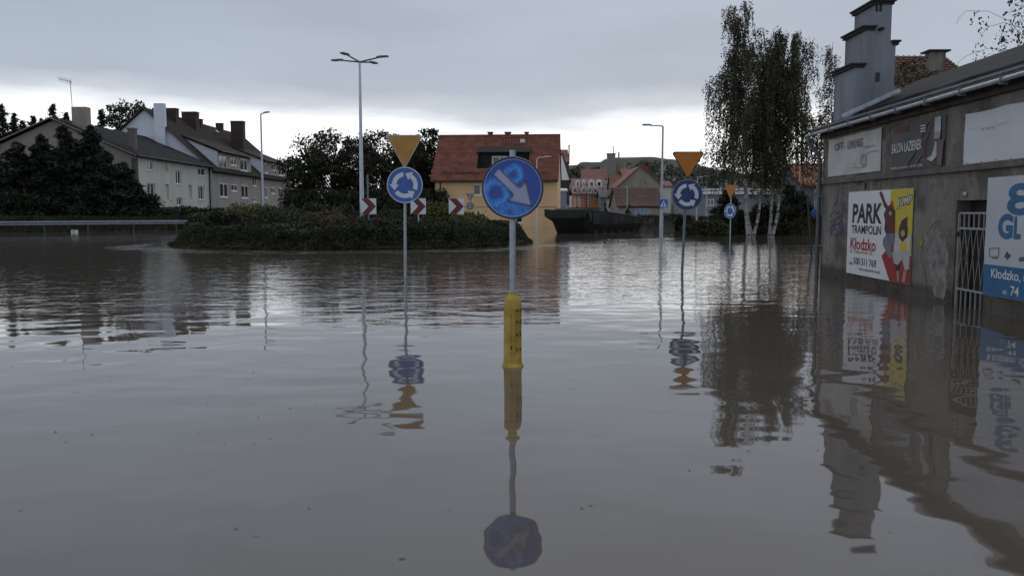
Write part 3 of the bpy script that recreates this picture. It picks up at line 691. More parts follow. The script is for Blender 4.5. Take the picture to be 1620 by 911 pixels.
# ------------------------------------------------------------------ road signs
sign_blue = mat('sign_blue', (0.016, 0.10, 0.40), .35, .12, 3)
sign_blue_dark = mat('sign_blue_dark', (0.012, 0.045, 0.17), .35, .12, 3)
sign_white = mat('sign_white', (.60, .63, .70), .4, .06, 5)
yield_gold = mat('yield_gold', (.40, .21, .035), .4, .12, 4)
yield_orange = mat('yield_orange', (.45, .155, .008), .35, .1, 4)
rim_grey = mat('sign_rim_grey', (.20, .21, .24), .45)
def disc_pts(r_, n=48, y=0.0): return [Vector((r_ * math.cos(2 * math.pi * i / n), y, r_ * math.sin(2 * math.pi * i / n))) for i in range(n)]
def plate(parent, pts, y0, th, m, name): return MB().prism(pts, (0, th, 0)).build(name, m, parent)
def curved_arrow(rot, R_, y):
    a0, a1, a2 = R(97 + rot), R(176 + rot), R(207 + rot); ri, ro = .49 * R_, .74 * R_; P = []
    n = 10
    for i in range(n + 1): a = a0 + (a1 - a0) * i / n; P.append((ro * math.cos(a), ro * math.sin(a)))
    P += [(.90 * R_ * math.cos(a1), .90 * R_ * math.sin(a1)), (.66 * R_ * math.cos(a2), .66 * R_ * math.sin(a2)), (.35 * R_ * math.cos(a1), .35 * R_ * math.sin(a1))]
    for i in range(n, -1, -1): a = a0 + (a1 - a0) * i / n; P.append((ri * math.cos(a), ri * math.sin(a)))
    return [Vector((x, y, z)) for x, z in P]
def tri(rw, rh, y, cr=.06):        # point-down triangle with cut corners, apex at z=0
    h = rh; w_ = rw / 2
    return [Vector(q) for q in ((-.02, y, .0), (.02, y, .0), (w_ - .005, y, h - cr), (w_ - .02, y, h - .015), (w_ - cr, y, h), (-w_ + cr, y, h), (-w_ + .02, y, h - .015), (-w_ + .005, y, h - cr))]
def roundabout_sign(label, base, zc, D, zt0, zt1, tw, bl, gold, border, post_lean=0.0, rz=0.0, postm=None, rim=None):
    base = Vector(base); t = thing('roundabout_sign', label, 'road sign', base, 'yield and roundabout signs', rz)
    MB().tube([(post_lean, .05, -.9), (post_lean * .9, .05, 0), (0, .05, zt1 - .12)], [.034, .034, .034], 10).build('post', postm or galv, t, True)
    d = MB(); d.prism(list(reversed([p_ + Vector((0, 0, zc)) for p_ in disc_pts(D / 2)])), (0, .02, 0)); do = d.build('disc', bl, t)
    MB().tube([Vector((D / 2 * math.cos(2 * math.pi * i / 48), -.004, zc + D / 2 * math.sin(2 * math.pi * i / 48))) for i in range(49)], .011, 6).build('rim', rim or sign_white, do)
    for k in range(3): MB().prism([p_ + Vector((0, 0, zc)) for p_ in curved_arrow(120 * k, D / 2, -.006)], (0, .004, 0)).build('arrow', sign_white, do)
    for zz in (zc + D * .25, zc - D * .25, zt0 + (zt1 - zt0) * .75): MB().box((0, .06, zz), (.16, .06, .04)).build('clamp', galv_dark, t)
    T = tri(tw, zt1 - zt0, 0); to = MB().prism([p_ + Vector((0, 0, zt0)) for p_ in T], (0, .02, 0)).build('yield_plate', border, t)
    c = Vector((0, 0, (zt1 - zt0) * .64)); MB().prism([c + (p_ - c) * .90 + Vector((0, -.006, zt0)) for p_ in T], (0, .004, 0)).build('yield_face', gold, to)
    return t
def zc_at(v, Y): return on_y(810, v, Y).z
p = on_z(639, 440); Y = p.y; k = Y / FPX
c = on_y(640.5, 293, Y)
roundabout_sign('faded gold yield sign above a blue roundabout disc before the island', (c.x, Y, 0), c.z, 55 * k * 1.0, zc_at(265, Y), zc_at(213.5, Y), 55.5 * k, sign_blue, yield_gold, mat('faded_sign_edge', (.40, .36, .34), .5), post_lean=-.02)
p = on_z(1079, 432); Y = p.y; k = Y / FPX; c = on_y(1087.5, 308.5, Y)
roundabout_sign('orange yield sign above a dark blue roundabout disc on a leaning post', (c.x, Y, 0), c.z, 47.5 * k, zc_at(283, Y), zc_at(240, Y), 49 * k, sign_blue_dark, yield_orange, mat('yield_dark_edge', (.035, .008, .006), .4), post_lean=p.x - c.x, postm=galv_dark, rim=rim_grey)
p = on_z(1156, 378); Y = p.y; c = on_y(1155, 334, Y)
roundabout_sign('small turned yield and roundabout sign beside the birch trunks', (c.x, Y, 0), c.z, .84, zc_at(315, Y), zc_at(293, Y), .84, sign_blue, yield_orange, yield_orange, rz=R(-55), postm=lamp_grey)

# keep-right sign on the yellow pylon
p = on_z(811, 580); KY = p.y; k = KY / FPX; c = on_y(810.5, 297.5, KY); KR = 47.2 * k
t = thing('arrow_sign', 'round blue arrow sign on grey post in yellow plastic pylon', 'road sign', (p.x, KY, 0))
zt = on_y(810, 237, KY).z; zc = c.z
pm = mat('pylon_yellow', (.36, .225, .022), .5, .25, 5, c2=(.50, .335, .05), bump=.002, bscale=30)
MB().tube([(0, .055, -.9), (0, .055, zt)], .031, 16).build('post', galv, t, True)
zp = on_y(811, 467, KY).z
py = MB(); py.lathe([(.118, -.9), (.118, -.02), (.112, .004), (.10, .025), (.091, .045), (.089, zp - .12), (.084, zp - .07), (.07, zp - .03), (.05, zp - .008), (.044, zp), (.044, zp + .03), (.034, zp + .032)], (0, .055, 0), 32, .06)
pyo = py.build('pylon', pm, t, True)
slot_m = black_metal
for (ang, zs) in ((-62, (.18, .33, .455, .57)), (-38, (.18, .33, .455, .57)), (-98, (.20,))):
    for z_ in zs:
        a = R(ang); q = Vector((.092 * math.cos(a), .055 + .092 * math.sin(a), z_)); MB().box(q, (.014, .012, .026), tilt=Matrix.Rotation(a + math.pi / 2, 3, 'Z')).build('slot', slot_m, pyo)
    a = R(ang); tk = MB()
    for z_ in np.arange(.16, .60, .021):
        q = Vector((.0915 * math.cos(a), .055 + .0915 * math.sin(a), z_)); tk.box(q, (.02, .006, .006), tilt=Matrix.Rotation(a + math.pi / 2, 3, 'Z'))
    tk.build('ribs', mat('pylon_rib', (.26, .15, .02), .6), pyo)
gm_ = MB()
for ang in (-75, -50, -25): a = R(ang); gm_.tube([(.0925 * math.cos(a), .055 + .0925 * math.sin(a), .12), (.0925 * math.cos(a), .055 + .0925 * math.sin(a), zp - .13)], .004, 5)
gm_.build('seam', mat('pylon_rib', (.26, .15, .02), .6), pyo)
# blue face with paler ring-shaped blotches in the colour
mb_ = mat('mottled_sign_blue', (.010, .060, .30), .3, .05, 3.2, c2=(.018, .11, .46), lo=.4, hi=.62)
def blotchy_blue():
    m = bpy.data.materials.new('blotchy_sign_blue'); m.use_nodes = True; nt = m.node_tree; N = nt.nodes; L_ = nt.links; b = N['Principled BSDF']
    b.inputs['Roughness'].default_value = .35
    co = N.new('ShaderNodeTexCoord'); add = None
    n = N.new('ShaderNodeTexNoise'); n.inputs['Scale'].default_value = 34; n.inputs['Detail'].default_value = 7; n.inputs['Roughness'].default_value = .7; L_.new(co.outputs['Object'], n.inputs['Vector'])
    total = None
    for (x, z, r_, w_, amp) in ((.02, .44, .24, .12, 1.0), (-.58, -.16, .36, .13, 1.0), (-.12, -.80, .24, .2, .7), (.30, -.72, .15, .16, .6)):
        d = N.new('ShaderNodeVectorMath'); d.operation = 'DISTANCE'; L_.new(co.outputs['Object'], d.inputs[0]); d.inputs[1].default_value = (x * KR, 0, zc + z * KR)
        s1 = N.new('ShaderNodeMath'); s1.operation = 'SUBTRACT'; wob = N.new('ShaderNodeTexNoise'); wob.inputs['Scale'].default_value = 11; wob.inputs['Detail'].default_value = 5; L_.new(co.outputs['Object'], wob.inputs['Vector']); wm = N.new('ShaderNodeMath'); wm.operation = 'MULTIPLY_ADD'; L_.new(wob.outputs[0], wm.inputs[0]); wm.inputs[1].default_value = .3 * KR; L_.new(d.outputs['Value'], wm.inputs[2]); L_.new(wm.outputs[0], s1.inputs[0]); s1.inputs[1].default_value = (r_ + .15) * KR
        s2 = N.new('ShaderNodeMath'); s2.operation = 'ABSOLUTE'; L_.new(s1.outputs[0], s2.inputs[0])
        mr = N.new('ShaderNodeMapRange'); mr.interpolation_type = 'SMOOTHSTEP'; mr.inputs[1].default_value = w_ * KR * 1.5; mr.inputs[2].default_value = 0; mr.inputs[3].default_value = 0; mr.inputs[4].default_value = amp
        L_.new(s2.outputs[0], mr.inputs[0])
        if total is None: total = mr.outputs[0]
        else:
            mm = N.new('ShaderNodeMath'); mm.operation = 'MAXIMUM'; L_.new(total, mm.inputs[0]); L_.new(mr.outputs[0], mm.inputs[1]); total = mm.outputs[0]
    ml = N.new('ShaderNodeMath'); ml.operation = 'MULTIPLY'; L_.new(total, ml.inputs[0])
    m2 = N.new('ShaderNodeMapRange'); m2.inputs[1].default_value = .3; m2.inputs[2].default_value = .62; L_.new(n.outputs[0], m2.inputs[0]); L_.new(m2.outputs[0], ml.inputs[1])
    mx = N.new('ShaderNodeMixRGB'); mx.inputs[1].default_value = (.004, .055, .36, 1); mx.inputs[2].default_value = (.06, .42, 1.0, 1); L_.new(ml.outputs[0], mx.inputs[0]); L_.new(mx.outputs[0], b.inputs['Base Color'])
    return m
d = MB(); d.prism(list(reversed([p_ + Vector((0, 0, zc)) for p_ in disc_pts(KR - .004, 64)])), (0, .02, 0)); do = d.build('disc', blotchy_blue(), t)
MB().tube([Vector((KR * math.cos(2 * math.pi * i / 64), .004, zc + KR * math.sin(2 * math.pi * i / 64))) for i in range(65)], .0095, 8).build('rim', mat('dark_rim', (.02, .035, .085), .4), do, True)
MB().tube([Vector(((KR - .016) * math.cos(2 * math.pi * i / 64), -.003, zc + (KR - .016) * math.sin(2 * math.pi * i / 64))) for i in range(65)], .0025, 5).build('edge_line', sign_white, do)
AR = [(195, 325), (268, 235), (500, 462), (578, 375), (655, 690), (365, 625), (425, 550)]
ap = [Vector(((x - 421) / 355 * KR, -.006, zc - (y - 470) / 355 * KR)) for x, y in AR]
MB().prism(list(reversed(ap)), (0, .005, 0)).build('arrow', mat('arrow_lilac', (.34, .37, .58), .4, .06, 8), do)
stm = mat('stud_dark', (.004, .006, .02), .6)
sd_ = MB()
for a, b in ((1, 2), (2, 3), (3, 4), (4, 5), (5, 6), (6, 0)):
    A, B = ap[a], ap[b]; n = max(3, int((B - A).length / .018)); out = (B - A).cross(Vector((0, 1, 0))).normalized()
    for i in range(n):
        q = A.lerp(B, (i + .5) / n) - out * .007 * (1 if True else 0) + Vector((0, -.004, 0)); sd_.box(q, (.0105, .009, .0105))
s_o = sd_.build('studs', stm, do)

# chevron boards
for (px, lab, pm_, Yc) in ((583, 'red and white chevron board nearest the four armed lamp', galv_dark, 37.5), (661.5, 'red and white chevron board half behind the blue roundabout disc', lamp_grey, 37.8), (722, 'red and white chevron board nearest the cream house', mat('brown_post', (.06, .045, .035), .8), 38.2)):
    a = on_y(px, 314, Yc); b = on_y(px, 339, Yc); w_ = a.z - b.z
    t = thing('chevron_board', lab, 'road sign', (a.x, Yc, .5), 'chevron boards on the island'); z0 = b.z - .5
    MB().tube([(0, .04, -.4), (0, .04, z0 + w_ * .9)], .03, 8).build('post', pm_, t, True)
    bo = MB().box((0, 0, z0 + w_ / 2), (w_ * .97, .02, w_)).build('board', sign_white, t)
    P = [(-.47, .5), (.0, .5), (.47, 0), (.0, -.5), (-.47, -.5), (.0, 0)]
    MB().prism([Vector((x * w_, -.016, z0 + w_ / 2 + z * w_ * .99)) for x, z in reversed(P)], (0, .004, 0)).build('chevron', mat('chevron_red', (.12, .012, .016), .5, .1), bo)

# back of yield / roundabout signs by the cream house
p = on_y(744, 352, 62); t = thing('sign_back', 'grey backs of a yield and round sign before the cream house', 'road sign', (p.x, 62, 0))
MB().tube([(0, -.05, -.9), (0, -.05, on_y(744, 307, 62).z)], .035, 8).build('post', galv, t, True)
zt1, zt0 = on_y(744, 306, 62).z, on_y(744, 320, 62).z; MB().prism([p_ + Vector((0, 0, zt0)) for p_ in tri(.62, zt1 - zt0, 0)], (0, .02, 0)).build('yield_plate', sign_back, t)
MB().prism([p_ + Vector((0, 0, on_y(744, 326, 62).z)) for p_ in disc_pts(.29, 24)], (0, .02, 0)).build('disc', sign_back, t)

# pedestrian crossing sign on the lamp post
zc_ = on_y(1049, 322, LP2.y).z; cx = on_y(1049, 322, LP2.y).x
t = thing('crossing_sign', 'small blue pedestrian crossing sign on the tall lamp post', 'road sign', (cx, LP2.y - .14, zc_))
bo = MB().box((0, 0, 0), (.52, .02, .5)).build('plate', mat('crossing_blue', (.02, .13, .42), .4, .1), t)
MB().prism([Vector(q) for q in ((-.2, -.016, -.2), (0, -.016, .2), (.2, -.016, -.2))], (0, .004, 0)).build('triangle', sign_white, bo)
MB().prism([Vector(q) for q in ((-.05, -.022, -.13), (0, -.022, .06), (.05, -.022, -.13))], (0, .004, 0)).build('figure', black_metal, bo)
p = on_y(1287, 337, 60); t = thing('far_sign', 'small blue round sign with arrow plate beyond the downpipe', 'road sign', (p.x, 59.8, 0))
MB().tube([(0, .05, -.2), (0, .05, on_y(1287, 300, 60).z)], .035, 8).build('post', galv, t, True); MB().prism([q + Vector((0, 0, p.z)) for q in disc_pts(.26, 20)], (0, .02, 0)).build('disc', sign_blue, t)
q = on_y(1295, 309, 60); MB().box((q.x - p.x, 0, q.z), (.7, .03, .36)).build('arrow_plate', sign_blue, t)
# ------------------------------------------------------------------ cream house with the red tiled roof
cream = mat('cream_render', (0.70, 0.47, 0.255), .9, .07, .5, streak=True)
red_tile = mat('red_clay_tiles', (0.185, 0.062, 0.040), .85, .32, 1.2, bump=.008, bscale=12)
def z4px(x, y): return 670 + x / 4.3375, 190 + y / 4.3375
YH = 88.0; A5 = R(5); sx = Vector((math.cos(A5), -math.sin(A5), 0)); dpv = Vector((math.sin(A5), math.cos(A5), 0))
o5 = on_y(689, 357, YH); o5.z = 0
frh = Frame(o5, sx); Wh = frh.hit(881.5, 340)[0]; EZ = frh.hit(785, 281)[1]
RDG = 5.2; rz_h = on_y(790, 218, YH + RDG).z; DEP = 10.4
hc = thing('cream_house', 'cream house with red tiled roof and dark recessed dormer', 'house', o5, world=True)
wins = [(340, 440, 392, 515), (363, 622, 390, 686), (632, 655, 680, 705)]
H = []
for r_ in wins:
    a = z4px(r_[0], r_[1]); b = z4px(r_[2], r_[3]); H.append(frh.rect(a[0], a[1], b[0], b[1]))
H.append((1.2, 2.1, .9, 2.2)); H.append((8.6, 9.6, 3.3, 4.5))
def hp(s, z, d): return frh.p(s, z, -d)
w = MB(); wall_holes(w, frh, 0, Wh, -1, EZ, H, .15)
w.poly([hp(0, -1, 0), hp(0, EZ, 0), hp(0, rz_h, RDG), hp(0, EZ, DEP), hp(0, -1, DEP)]); w.poly([hp(Wh, -1, 0), hp(Wh, EZ, 0), hp(Wh, rz_h, RDG), hp(Wh, EZ, DEP), hp(Wh, -1, DEP)])
w.poly([hp(0, -1, DEP), hp(Wh, -1, DEP), hp(Wh, EZ, DEP), hp(0, EZ, DEP)]); w.build('wall', cream, hc)
for h in H: window(hc, frh, h, .12, .085, 1 if h[1] - h[0] > .9 else 0)
zb = frh.hit(*z4px(700, 597))[1]; MB().fbox(frh, 0, Wh, zb - .03, zb + .03, .0, .03).build('string_course', mat('course_brown', (.20, .15, .10), .9), hc)
MB().tube([frh.p(.55, EZ - .1, .1), frh.p(.55, -.5, .1)], .06, 8).build('downpipe', mat('brown_pipe', (.06, .045, .035), .6), hc)
# roof: front slope with an opening for the recessed dormer
slope = (rz_h - EZ) / RDG
def rp(s, d, up=0.0): return hp(s, EZ + slope * d, d) + Vector((0, 0, up))
SO0, SO1 = -.42, Wh + .12; DO = -.45
ds0 = frh.hit(*z4px(355, 300))[0]; ds1 = frh.hit(*z4px(692, 300))[0] + .35
dd0, dd1 = 0.95, 3.25
rf = MB()
for (s0, s1, a, b) in ((SO0, ds0, DO, RDG), (ds1, SO1, DO, RDG), (ds0, ds1, DO, dd0), (ds0, ds1, dd1, RDG)):
    slab(rf, rp(s0, a), rp(s1, a), rp(s1, b), rp(s0, b), .1)
slab(rf, hp(SO0, EZ - .2, DEP + .4), hp(SO1, EZ - .2, DEP + .4), hp(SO1, rz_h + .002, RDG), hp(SO0, rz_h + .002, RDG), .1)
ro = rf.build('roof', red_tile, hc)
tp = MB()
for (s0, s1, a, b) in ((SO0, ds0, DO, RDG), (ds1, SO1, DO, RDG), (ds0, ds1, DO, dd0), (ds0, ds1, dd1, RDG)):
    L_ = math.hypot(b - a, (b - a) * slope); tile_plane(tp, rp(s0, a, .13), rp(s1, a, .13), rp(s0, b, .13), rp(s1, b, .13), max(2, int((s1 - s0) / .27)), max(2, int(L_ / .36)), .05, .05, 4)
tp = tp.build('roof_tiles', red_tile, ro); tp['kind'] = 'stuff'
MB().tube([rp(SO0, RDG, .18), rp(SO1, RDG, .18)], .12, 8).build('ridge_tiles', red_tile, ro)
MB().tube([rp(SO0, DO, -.0), rp(SO1, DO, -.0)], .09, 8).build('gutter', mat('gutter_brown', (.05, .03, .025), .6), ro)
dk = mat('dark_dormer_boards', (.022, .018, .017), .85, .2)
zt_d = EZ + slope * dd1
dm = MB(); fd = Frame(hp(0, 0, dd1 - .35), sx)
dwin = [(470, 248, 575, 330)]
hd_ = []
for r_ in dwin:
    a = z4px(r_[0], r_[1]); b = z4px(r_[2], r_[3]); q = fd.rect(a[0], a[1], b[0], b[1]); hd_.append((q[0], q[1], q[2], min(q[3], zt_d - .15)))
wall_holes(dm, fd, ds0, ds1, EZ + slope * dd0 - .1, zt_d + .1, hd_, .1)
for s_ in (ds0, ds1): dm.poly([rp(s_, dd0, .1), hp(s_, EZ + slope * dd0 - .1, dd1 - .35), hp(s_, zt_d + .1, dd1 - .35)])
dm.poly([rp(ds0, dd0, -.1), rp(ds1, dd0, -.1), hp(ds1, EZ + slope * dd0 - .1, dd1 - .35), hp(ds0, EZ + slope * dd0 - .1, dd1 - .35)])
dmo = dm.build('dormer', dk, hc); 
for h in hd_:
    window(hc, fd, h, .06, .11, 1, sill=False)
slab_ = MB(); slab(slab_, hp(ds0 - .15, zt_d - .14, dd1 - .9), hp(ds1 + .1, zt_d - .14, dd1 - .9), rp(ds1 + .1, dd1 + .3, .2), rp(ds0 - .15, dd1 + .3, .2), .08); slab_.build('dormer_roof', dk, hc)
for (px, w_) in ((459, .5), (579, .62), (708, .38)):
    q = on_y(*z4px(px, 110), YH + RDG + .3); brick_chimney(hc, q.x, YH + RDG + .3, rz_h - .8, on_y(*z4px(px, 97), YH + RDG).z + .12, w_, .5, brick_brown, True)
q = rp(frh.hit(*z4px(640, 240))[0] + .25, 4.4, .2); MB().box(q, (.5, .6, .12), tilt=Matrix.Rotation(math.atan(slope), 3, 'X')).build('skylight', galv, ro)
ld = MB(); s0_ = 6.5
for k_ in range(9): ld.tube([rp(s0_ + k_ * .33, 3.9, .22), rp(s0_ + k_ * .33, 4.85, .22)], .022, 4)
ld.tube([rp(s0_, 4.85, .22), rp(s0_ + 2.7, 4.85, .22)], .03, 4); ld.tube([rp(s0_, 3.9, .22), rp(s0_ + 2.7, 3.9, .22)], .025, 4); ld.build('roof_walkway', black_metal, ro)
for (a_, b_, u_) in ((.6, 4.6, .32), (.6, 4.6, .22), (8.4, 12, .32)): MB().tube([rp(a_, .25, u_), rp(b_, .25, u_)], .022, 4).build('snow_guard', black_metal, ro)

# ------------------------------------------------------------------ the town behind
def town_house(name, label, x0, x1, Y, ve, vr, depth, wm, rm, wins=(), gable=False, cat='house', base=-1.0, chim=(), over=.35, wdepth=.1, mull=1, apex=None, group='houses of the town behind', fm=None):
    a = on_y(x0, ve, Y); b = on_y(x1, ve, Y); ez = (a.z + b.z) / 2
    rdz = on_y((x0 + x1) / 2, vr, Y if gable else Y + depth / 2).z
    t = thing(name, label, cat, ((a.x + b.x) / 2, Y, base), group, world=True)
    fr = Frame((a.x, Y, 0), (1, 0, 0)); W = b.x - a.x
    H = [fr.rect(*r_) for r_ in wins]; w = MB(); wall_holes(w, fr, 0, W, base, ez, [h for h in H if h[3] < ez + .01], wdepth)
    def P(s, z, d): return fr.p(s, z, -d)
    if gable:
        ap = (fr.hit(apex, vr)[0] if apex else W / 2)
        for d in (0, depth): w.poly([P(0, ez, d), P(W, ez, d), P(ap, rdz, d)])
    else:
        for s in (0, W): w.poly([P(s, ez, 0), P(s, rdz, depth / 2), P(s, ez, depth)])
    for s in (0, W): w.poly([P(s, base, 0), P(s, ez, 0), P(s, ez, depth), P(s, base, depth)])
    w.poly([P(0, base, depth), P(W, base, depth), P(W, ez, depth), P(0, ez, depth)])
    w.build('wall', wm, t)
    r_ = MB()
    if gable:
        k = (rdz - ez) / ap; slab(r_, P(-over, ez - over * k, -over), P(-over, ez - over * k, depth), P(ap, rdz, depth), P(ap, rdz, -over), .18)
        k = (rdz - ez) / (W - ap); slab(r_, P(W + over, ez - over * k, -over), P(W + over, ez - over * k, depth), P(ap, rdz, depth), P(ap, rdz, -over), .181)
    else:
        k = (rdz - ez) / (depth / 2)
        slab(r_, P(-over, ez - over * k, -over), P(W + over, ez - over * k, -over), P(W + over, rdz, depth / 2), P(-over, rdz, depth / 2), .18)
        slab(r_, P(-over, ez - over * k, depth + over), P(W + over, ez - over * k, depth + over), P(W + over, rdz, depth / 2), P(-over, rdz, depth / 2), .181)
    ro_ = r_.build('roof', rm, t)
    for h in H: window(t, fr, h, wdepth * .8, .09, mull, sill=False, fm=fm)
    for (cx_, vt, w_, m_) in chim:
        q = on_y(cx_, vt, Y + depth * .5); brick_chimney(t, q.x, Y + depth * .5, ez, q.z, w_, w_, m_, True)
    return t, fr, W, ez, ro_
stone_grey = mat('town_grey_render', (.20, .195, .18), .9, .15, .3, streak=True)
red_far = mat('town_red_roof', (.20, .085, .062), .85, .22, .6)
brown_far = mat('town_brown_roof', (.105, .055, .044), .85, .22, .6, bump=.02, bscale=4)
orange_r = mat('orange_render', (.52, .17, .075), .9, .08, .4)
white_r = mat('town_white_render', (.55, .56, .56), .9, .08, .4)
dkwin = mat('dull_window_frame', (.22, .23, .24), .6)
# blue-grey shed behind the cream house
t, fr, W, ez, ro_ = town_house('shed', 'blue grey box shed with flat white roof behind the cream house', 881, 896.5, 103, 303, 300.5, 4, mat('shed_blue', (.22, .27, .36), .6, .06), mat('shed_white', (.6, .6, .6), .6), cat='shed', over=.12, group=None)
# steep white gable and red roof
t, fr, W, ez, ro_ = town_house('gabled_house', 'narrow house with very steep white gable behind the cream house', 876, 901, 121, 285, 243, 7, mat('gable_dark_wall', (.05, .048, .045), .9), mat('steep_roof_dark', (.09, .05, .045), .9), gable=True, apex=888.5, over=.12)
g_ = MB(); a_ = fr.hit(888.5, 246)[0]; g_.poly([fr.p(-.0, ez, .03), fr.p(W, ez, .03), fr.p(a_, fr.hit(888.5, 243)[1] - .1, .03)]); g_.build('gable_boarding', mat('bright_boarding', (.85, .87, .9), .7, .05), t)
town_house('red_roof_house', 'tall red roofed house with corner spike behind the white gable', 879, 900, 132, 258, 238.5, 7, mat('dark_red_wall', (.10, .05, .045), .9), red_far, chim=((900.3, 231, .18, black_metal),), over=.05)
# orange town house
wo = [(x, y, x + 3.6, y + 5) for x in (912, 918, 931, 940) for y in (310, 320.5)]
t, fr, W, ez, ro_ = town_house('orange_house', 'orange town house with red mansard roof and white dormers', 909, 950.5, 185, 307, 296, 9, orange_r, red_far, wins=[(930.4, 311.5, 934, 317.5), (930.4, 321.5, 934, 328), (911.2, 311.5, 914, 317.5), (911.2, 321.5, 914, 328), (939.5, 311.5, 942.5, 316), (939.5, 321, 942.5, 326), (920, 311.5, 923, 317), (920, 321, 923, 327)], base=0, over=.6, mull=0, fm=white_r)
q = MB(); s_a = fr.hit(916.5, 310)[0]; q.fbox(fr, -.02, .55, 0, ez - .2, 0, .06); q.fbox(fr, s_a - .3, s_a + .25, 0, ez - .2, 0, .05); q.fbox(fr, 0, W, ez - .55, ez - .1, .05, .14); q.build('quoins', mat('quoin_cream', (.55, .47, .36), .9), t)
for cx_ in (909.5, 923.5, 933, 942):
    s_ = fr.hit(cx_, 302)[0]; d_ = MB(); d_.fbox(fr, s_ - .45, s_ + .45, ez + .1, ez + 1.25, -1.4, .1); d_.prism([fr.p(s_ - .55, ez + 1.25, .15), fr.p(s_ + .55, ez + 1.25, .15), fr.p(s_, ez + 1.7, .15)], (0, 1.4, 0)); do_ = d_.build('dormer', white_r, t)
    w_ = MB(); w_.fbox(fr, s_ - .26, s_ + .26, ez + .35, ez + 1.1, .1, .12); w_.build('pane', glass, do_)
MB().tube([fr.p(fr.hit(928.5, 310)[0], 0, .1), fr.p(fr.hit(928.5, 310)[0], ez, .1)], .09, 6).build('downpipe', black_metal, t)
# upslope row with white dormer fronts and pink roof
pink_roof = mat('pinkish_roof', (.24, .13, .12), .9, .15, .5)
t, fr, W, ez, ro_ = town_house('upper_house', 'pink roofed house with white gabled dormers above the orange house', 905, 957, 215, 298, 284, 10, white_r, pink_roof, base=2)
for (cx_, w_) in ((914, 1.0), (924, .7), (936, 1.5), (948, 1.4)):
    s_ = fr.hit(cx_, 292)[0]; d_ = MB(); d_.fbox(fr, s_ - w_ / 2, s_ + w_ / 2, ez + .4, ez + 1.7, -2, -.2); d_.prism([fr.p(s_ - w_ / 2 - .1, ez + 1.7, -.15), fr.p(s_ + w_ / 2 + .1, ez + 1.7, -.15), fr.p(s_, ez + 2.3, -.15)], (0, 1.6, 0)); do_ = d_.build('dormer', mat('bright_dormer', (.7, .7, .69), .8), t)
    w2 = MB(); w2.fbox(fr, s_ - w_ * .25, s_ + w_ * .25, ez + .65, ez + 1.5, -.2, -.17); w2.build('pane', glass, do_)
town_house('white_row_house', 'low white house right of the pink roofed house', 955, 968, 222, 292, 286.5, 8, white_r, mat('grey_far_roof', (.12, .12, .12), .9), wins=[(957, 294, 959, 299), (962, 294, 964, 299)], base=2, mull=0)
# grey mixed buildings between orange house and big gable
town_house('grey_house', 'small grey house with hipped dull roof beside the orange house', 950.5, 967, 178, 312, 302, 7, stone_grey, mat('grey_far_roof', (.12, .12, .12), .9), wins=[(953, 316, 956, 321), (960, 316, 963, 321)], base=0, mull=0, fm=dkwin)
town_house('white_narrow_house', 'narrow white walled house left of the long brown roof', 965.5, 975, 150, 308, 300, 6, mat('narrow_pale', (.34, .35, .36), .9, .15, .6), brown_far, wins=[(967, 313, 969, 318)], base=0, mull=0, fm=dkwin, gable=True)
town_house('red_gable_house', 'dark red roofed house behind the narrow white house', 968, 985, 200, 300, 277, 8, stone_grey, red_far, wins=[(970, 303, 973, 308)], base=1, mull=0, fm=dkwin, chim=((981, 274, .6, brick_brown),))
# big grey gable
t, fr, W, ez, ro_ = town_house('big_gable_house', 'large grey gabled house with blind gable and brick chimney', 979, 1049, 172, 294, 263.5, 14, mat('big_gable_grey', (.27, .25, .21), .9, .14, .35, streak=True), red_far, wins=[(1019.5, 286, 1022.5, 292)], gable=True, apex=1013, base=0, mull=0, chim=((1022, 263, 1.0, mat('chimney_red', (.16, .05, .04), .9)),), fm=dkwin)
for (u0, v0, u1, v1) in ((1012, 284.5, 1014.5, 287.5), (1019.5, 286, 1022.5, 291), (996, 294.5, 1004, 299.5), (1008, 294.5, 1016, 299.5), (1020, 295, 1026, 299.5)):
    h = fr.rect(u0, v0, u1, v1); o_ = MB().fbox(fr, h[0], h[1], h[2], h[3], -.05, .03).build('window', dkwin, t); MB().fbox(fr, h[0] + .06, h[1] - .06, h[2] + .06, h[3] - .06, .03, .036).build('pane', glass, o_)
town_house('low_red_roof', 'low house with faded red roof right of the big gable', 1046, 1062, 185, 295, 288, 8, white_r, red_far, base=0)
# long brown roof with pale blue panels below
t, fr, W, ez, ro_ = town_house('brown_roof_hall', 'long hall with brown tiled roof and pale blue panels', 978, 1047, 108, 327, 299, 9, mat('hall_wall', (.34, .27, .25), .9, .2), brown_far, base=-1, cat='hall', over=.2)
tp = MB(); pa_, pb_ = fr.p(-.2, ez, .2), fr.p(W + .2, ez, .2); rz_ = on_y(1012, 299, 112.5).z; tile_plane(tp, fr.p(-.2, ez + .05, .2), fr.p(W + .2, ez + .05, .2), fr.p(-.2, rz_ + .2, -4.5), fr.p(W + .2, rz_ + .2, -4.5), 20, 14, .04, .04, 3); tp.build('roof_tiles', brown_far, ro_)['kind'] = 'stuff'
for k_ in range(4):
    h = fr.rect(1003 + k_ * 6.6, 329, 1009 + k_ * 6.6, 347); MB().fbox(fr, h[0], h[1], h[2], h[3], 0, .06).build('panel', mat('pale_blue_panel', (.30, .36, .46), .6, .08), t)
h = fr.rect(1031, 338, 1044, 357); MB().fbox(fr, h[0], h[1], -.5, h[3], 0, .1).build('panel', mat('ochre_panel', (.32, .25, .13), .8), t)
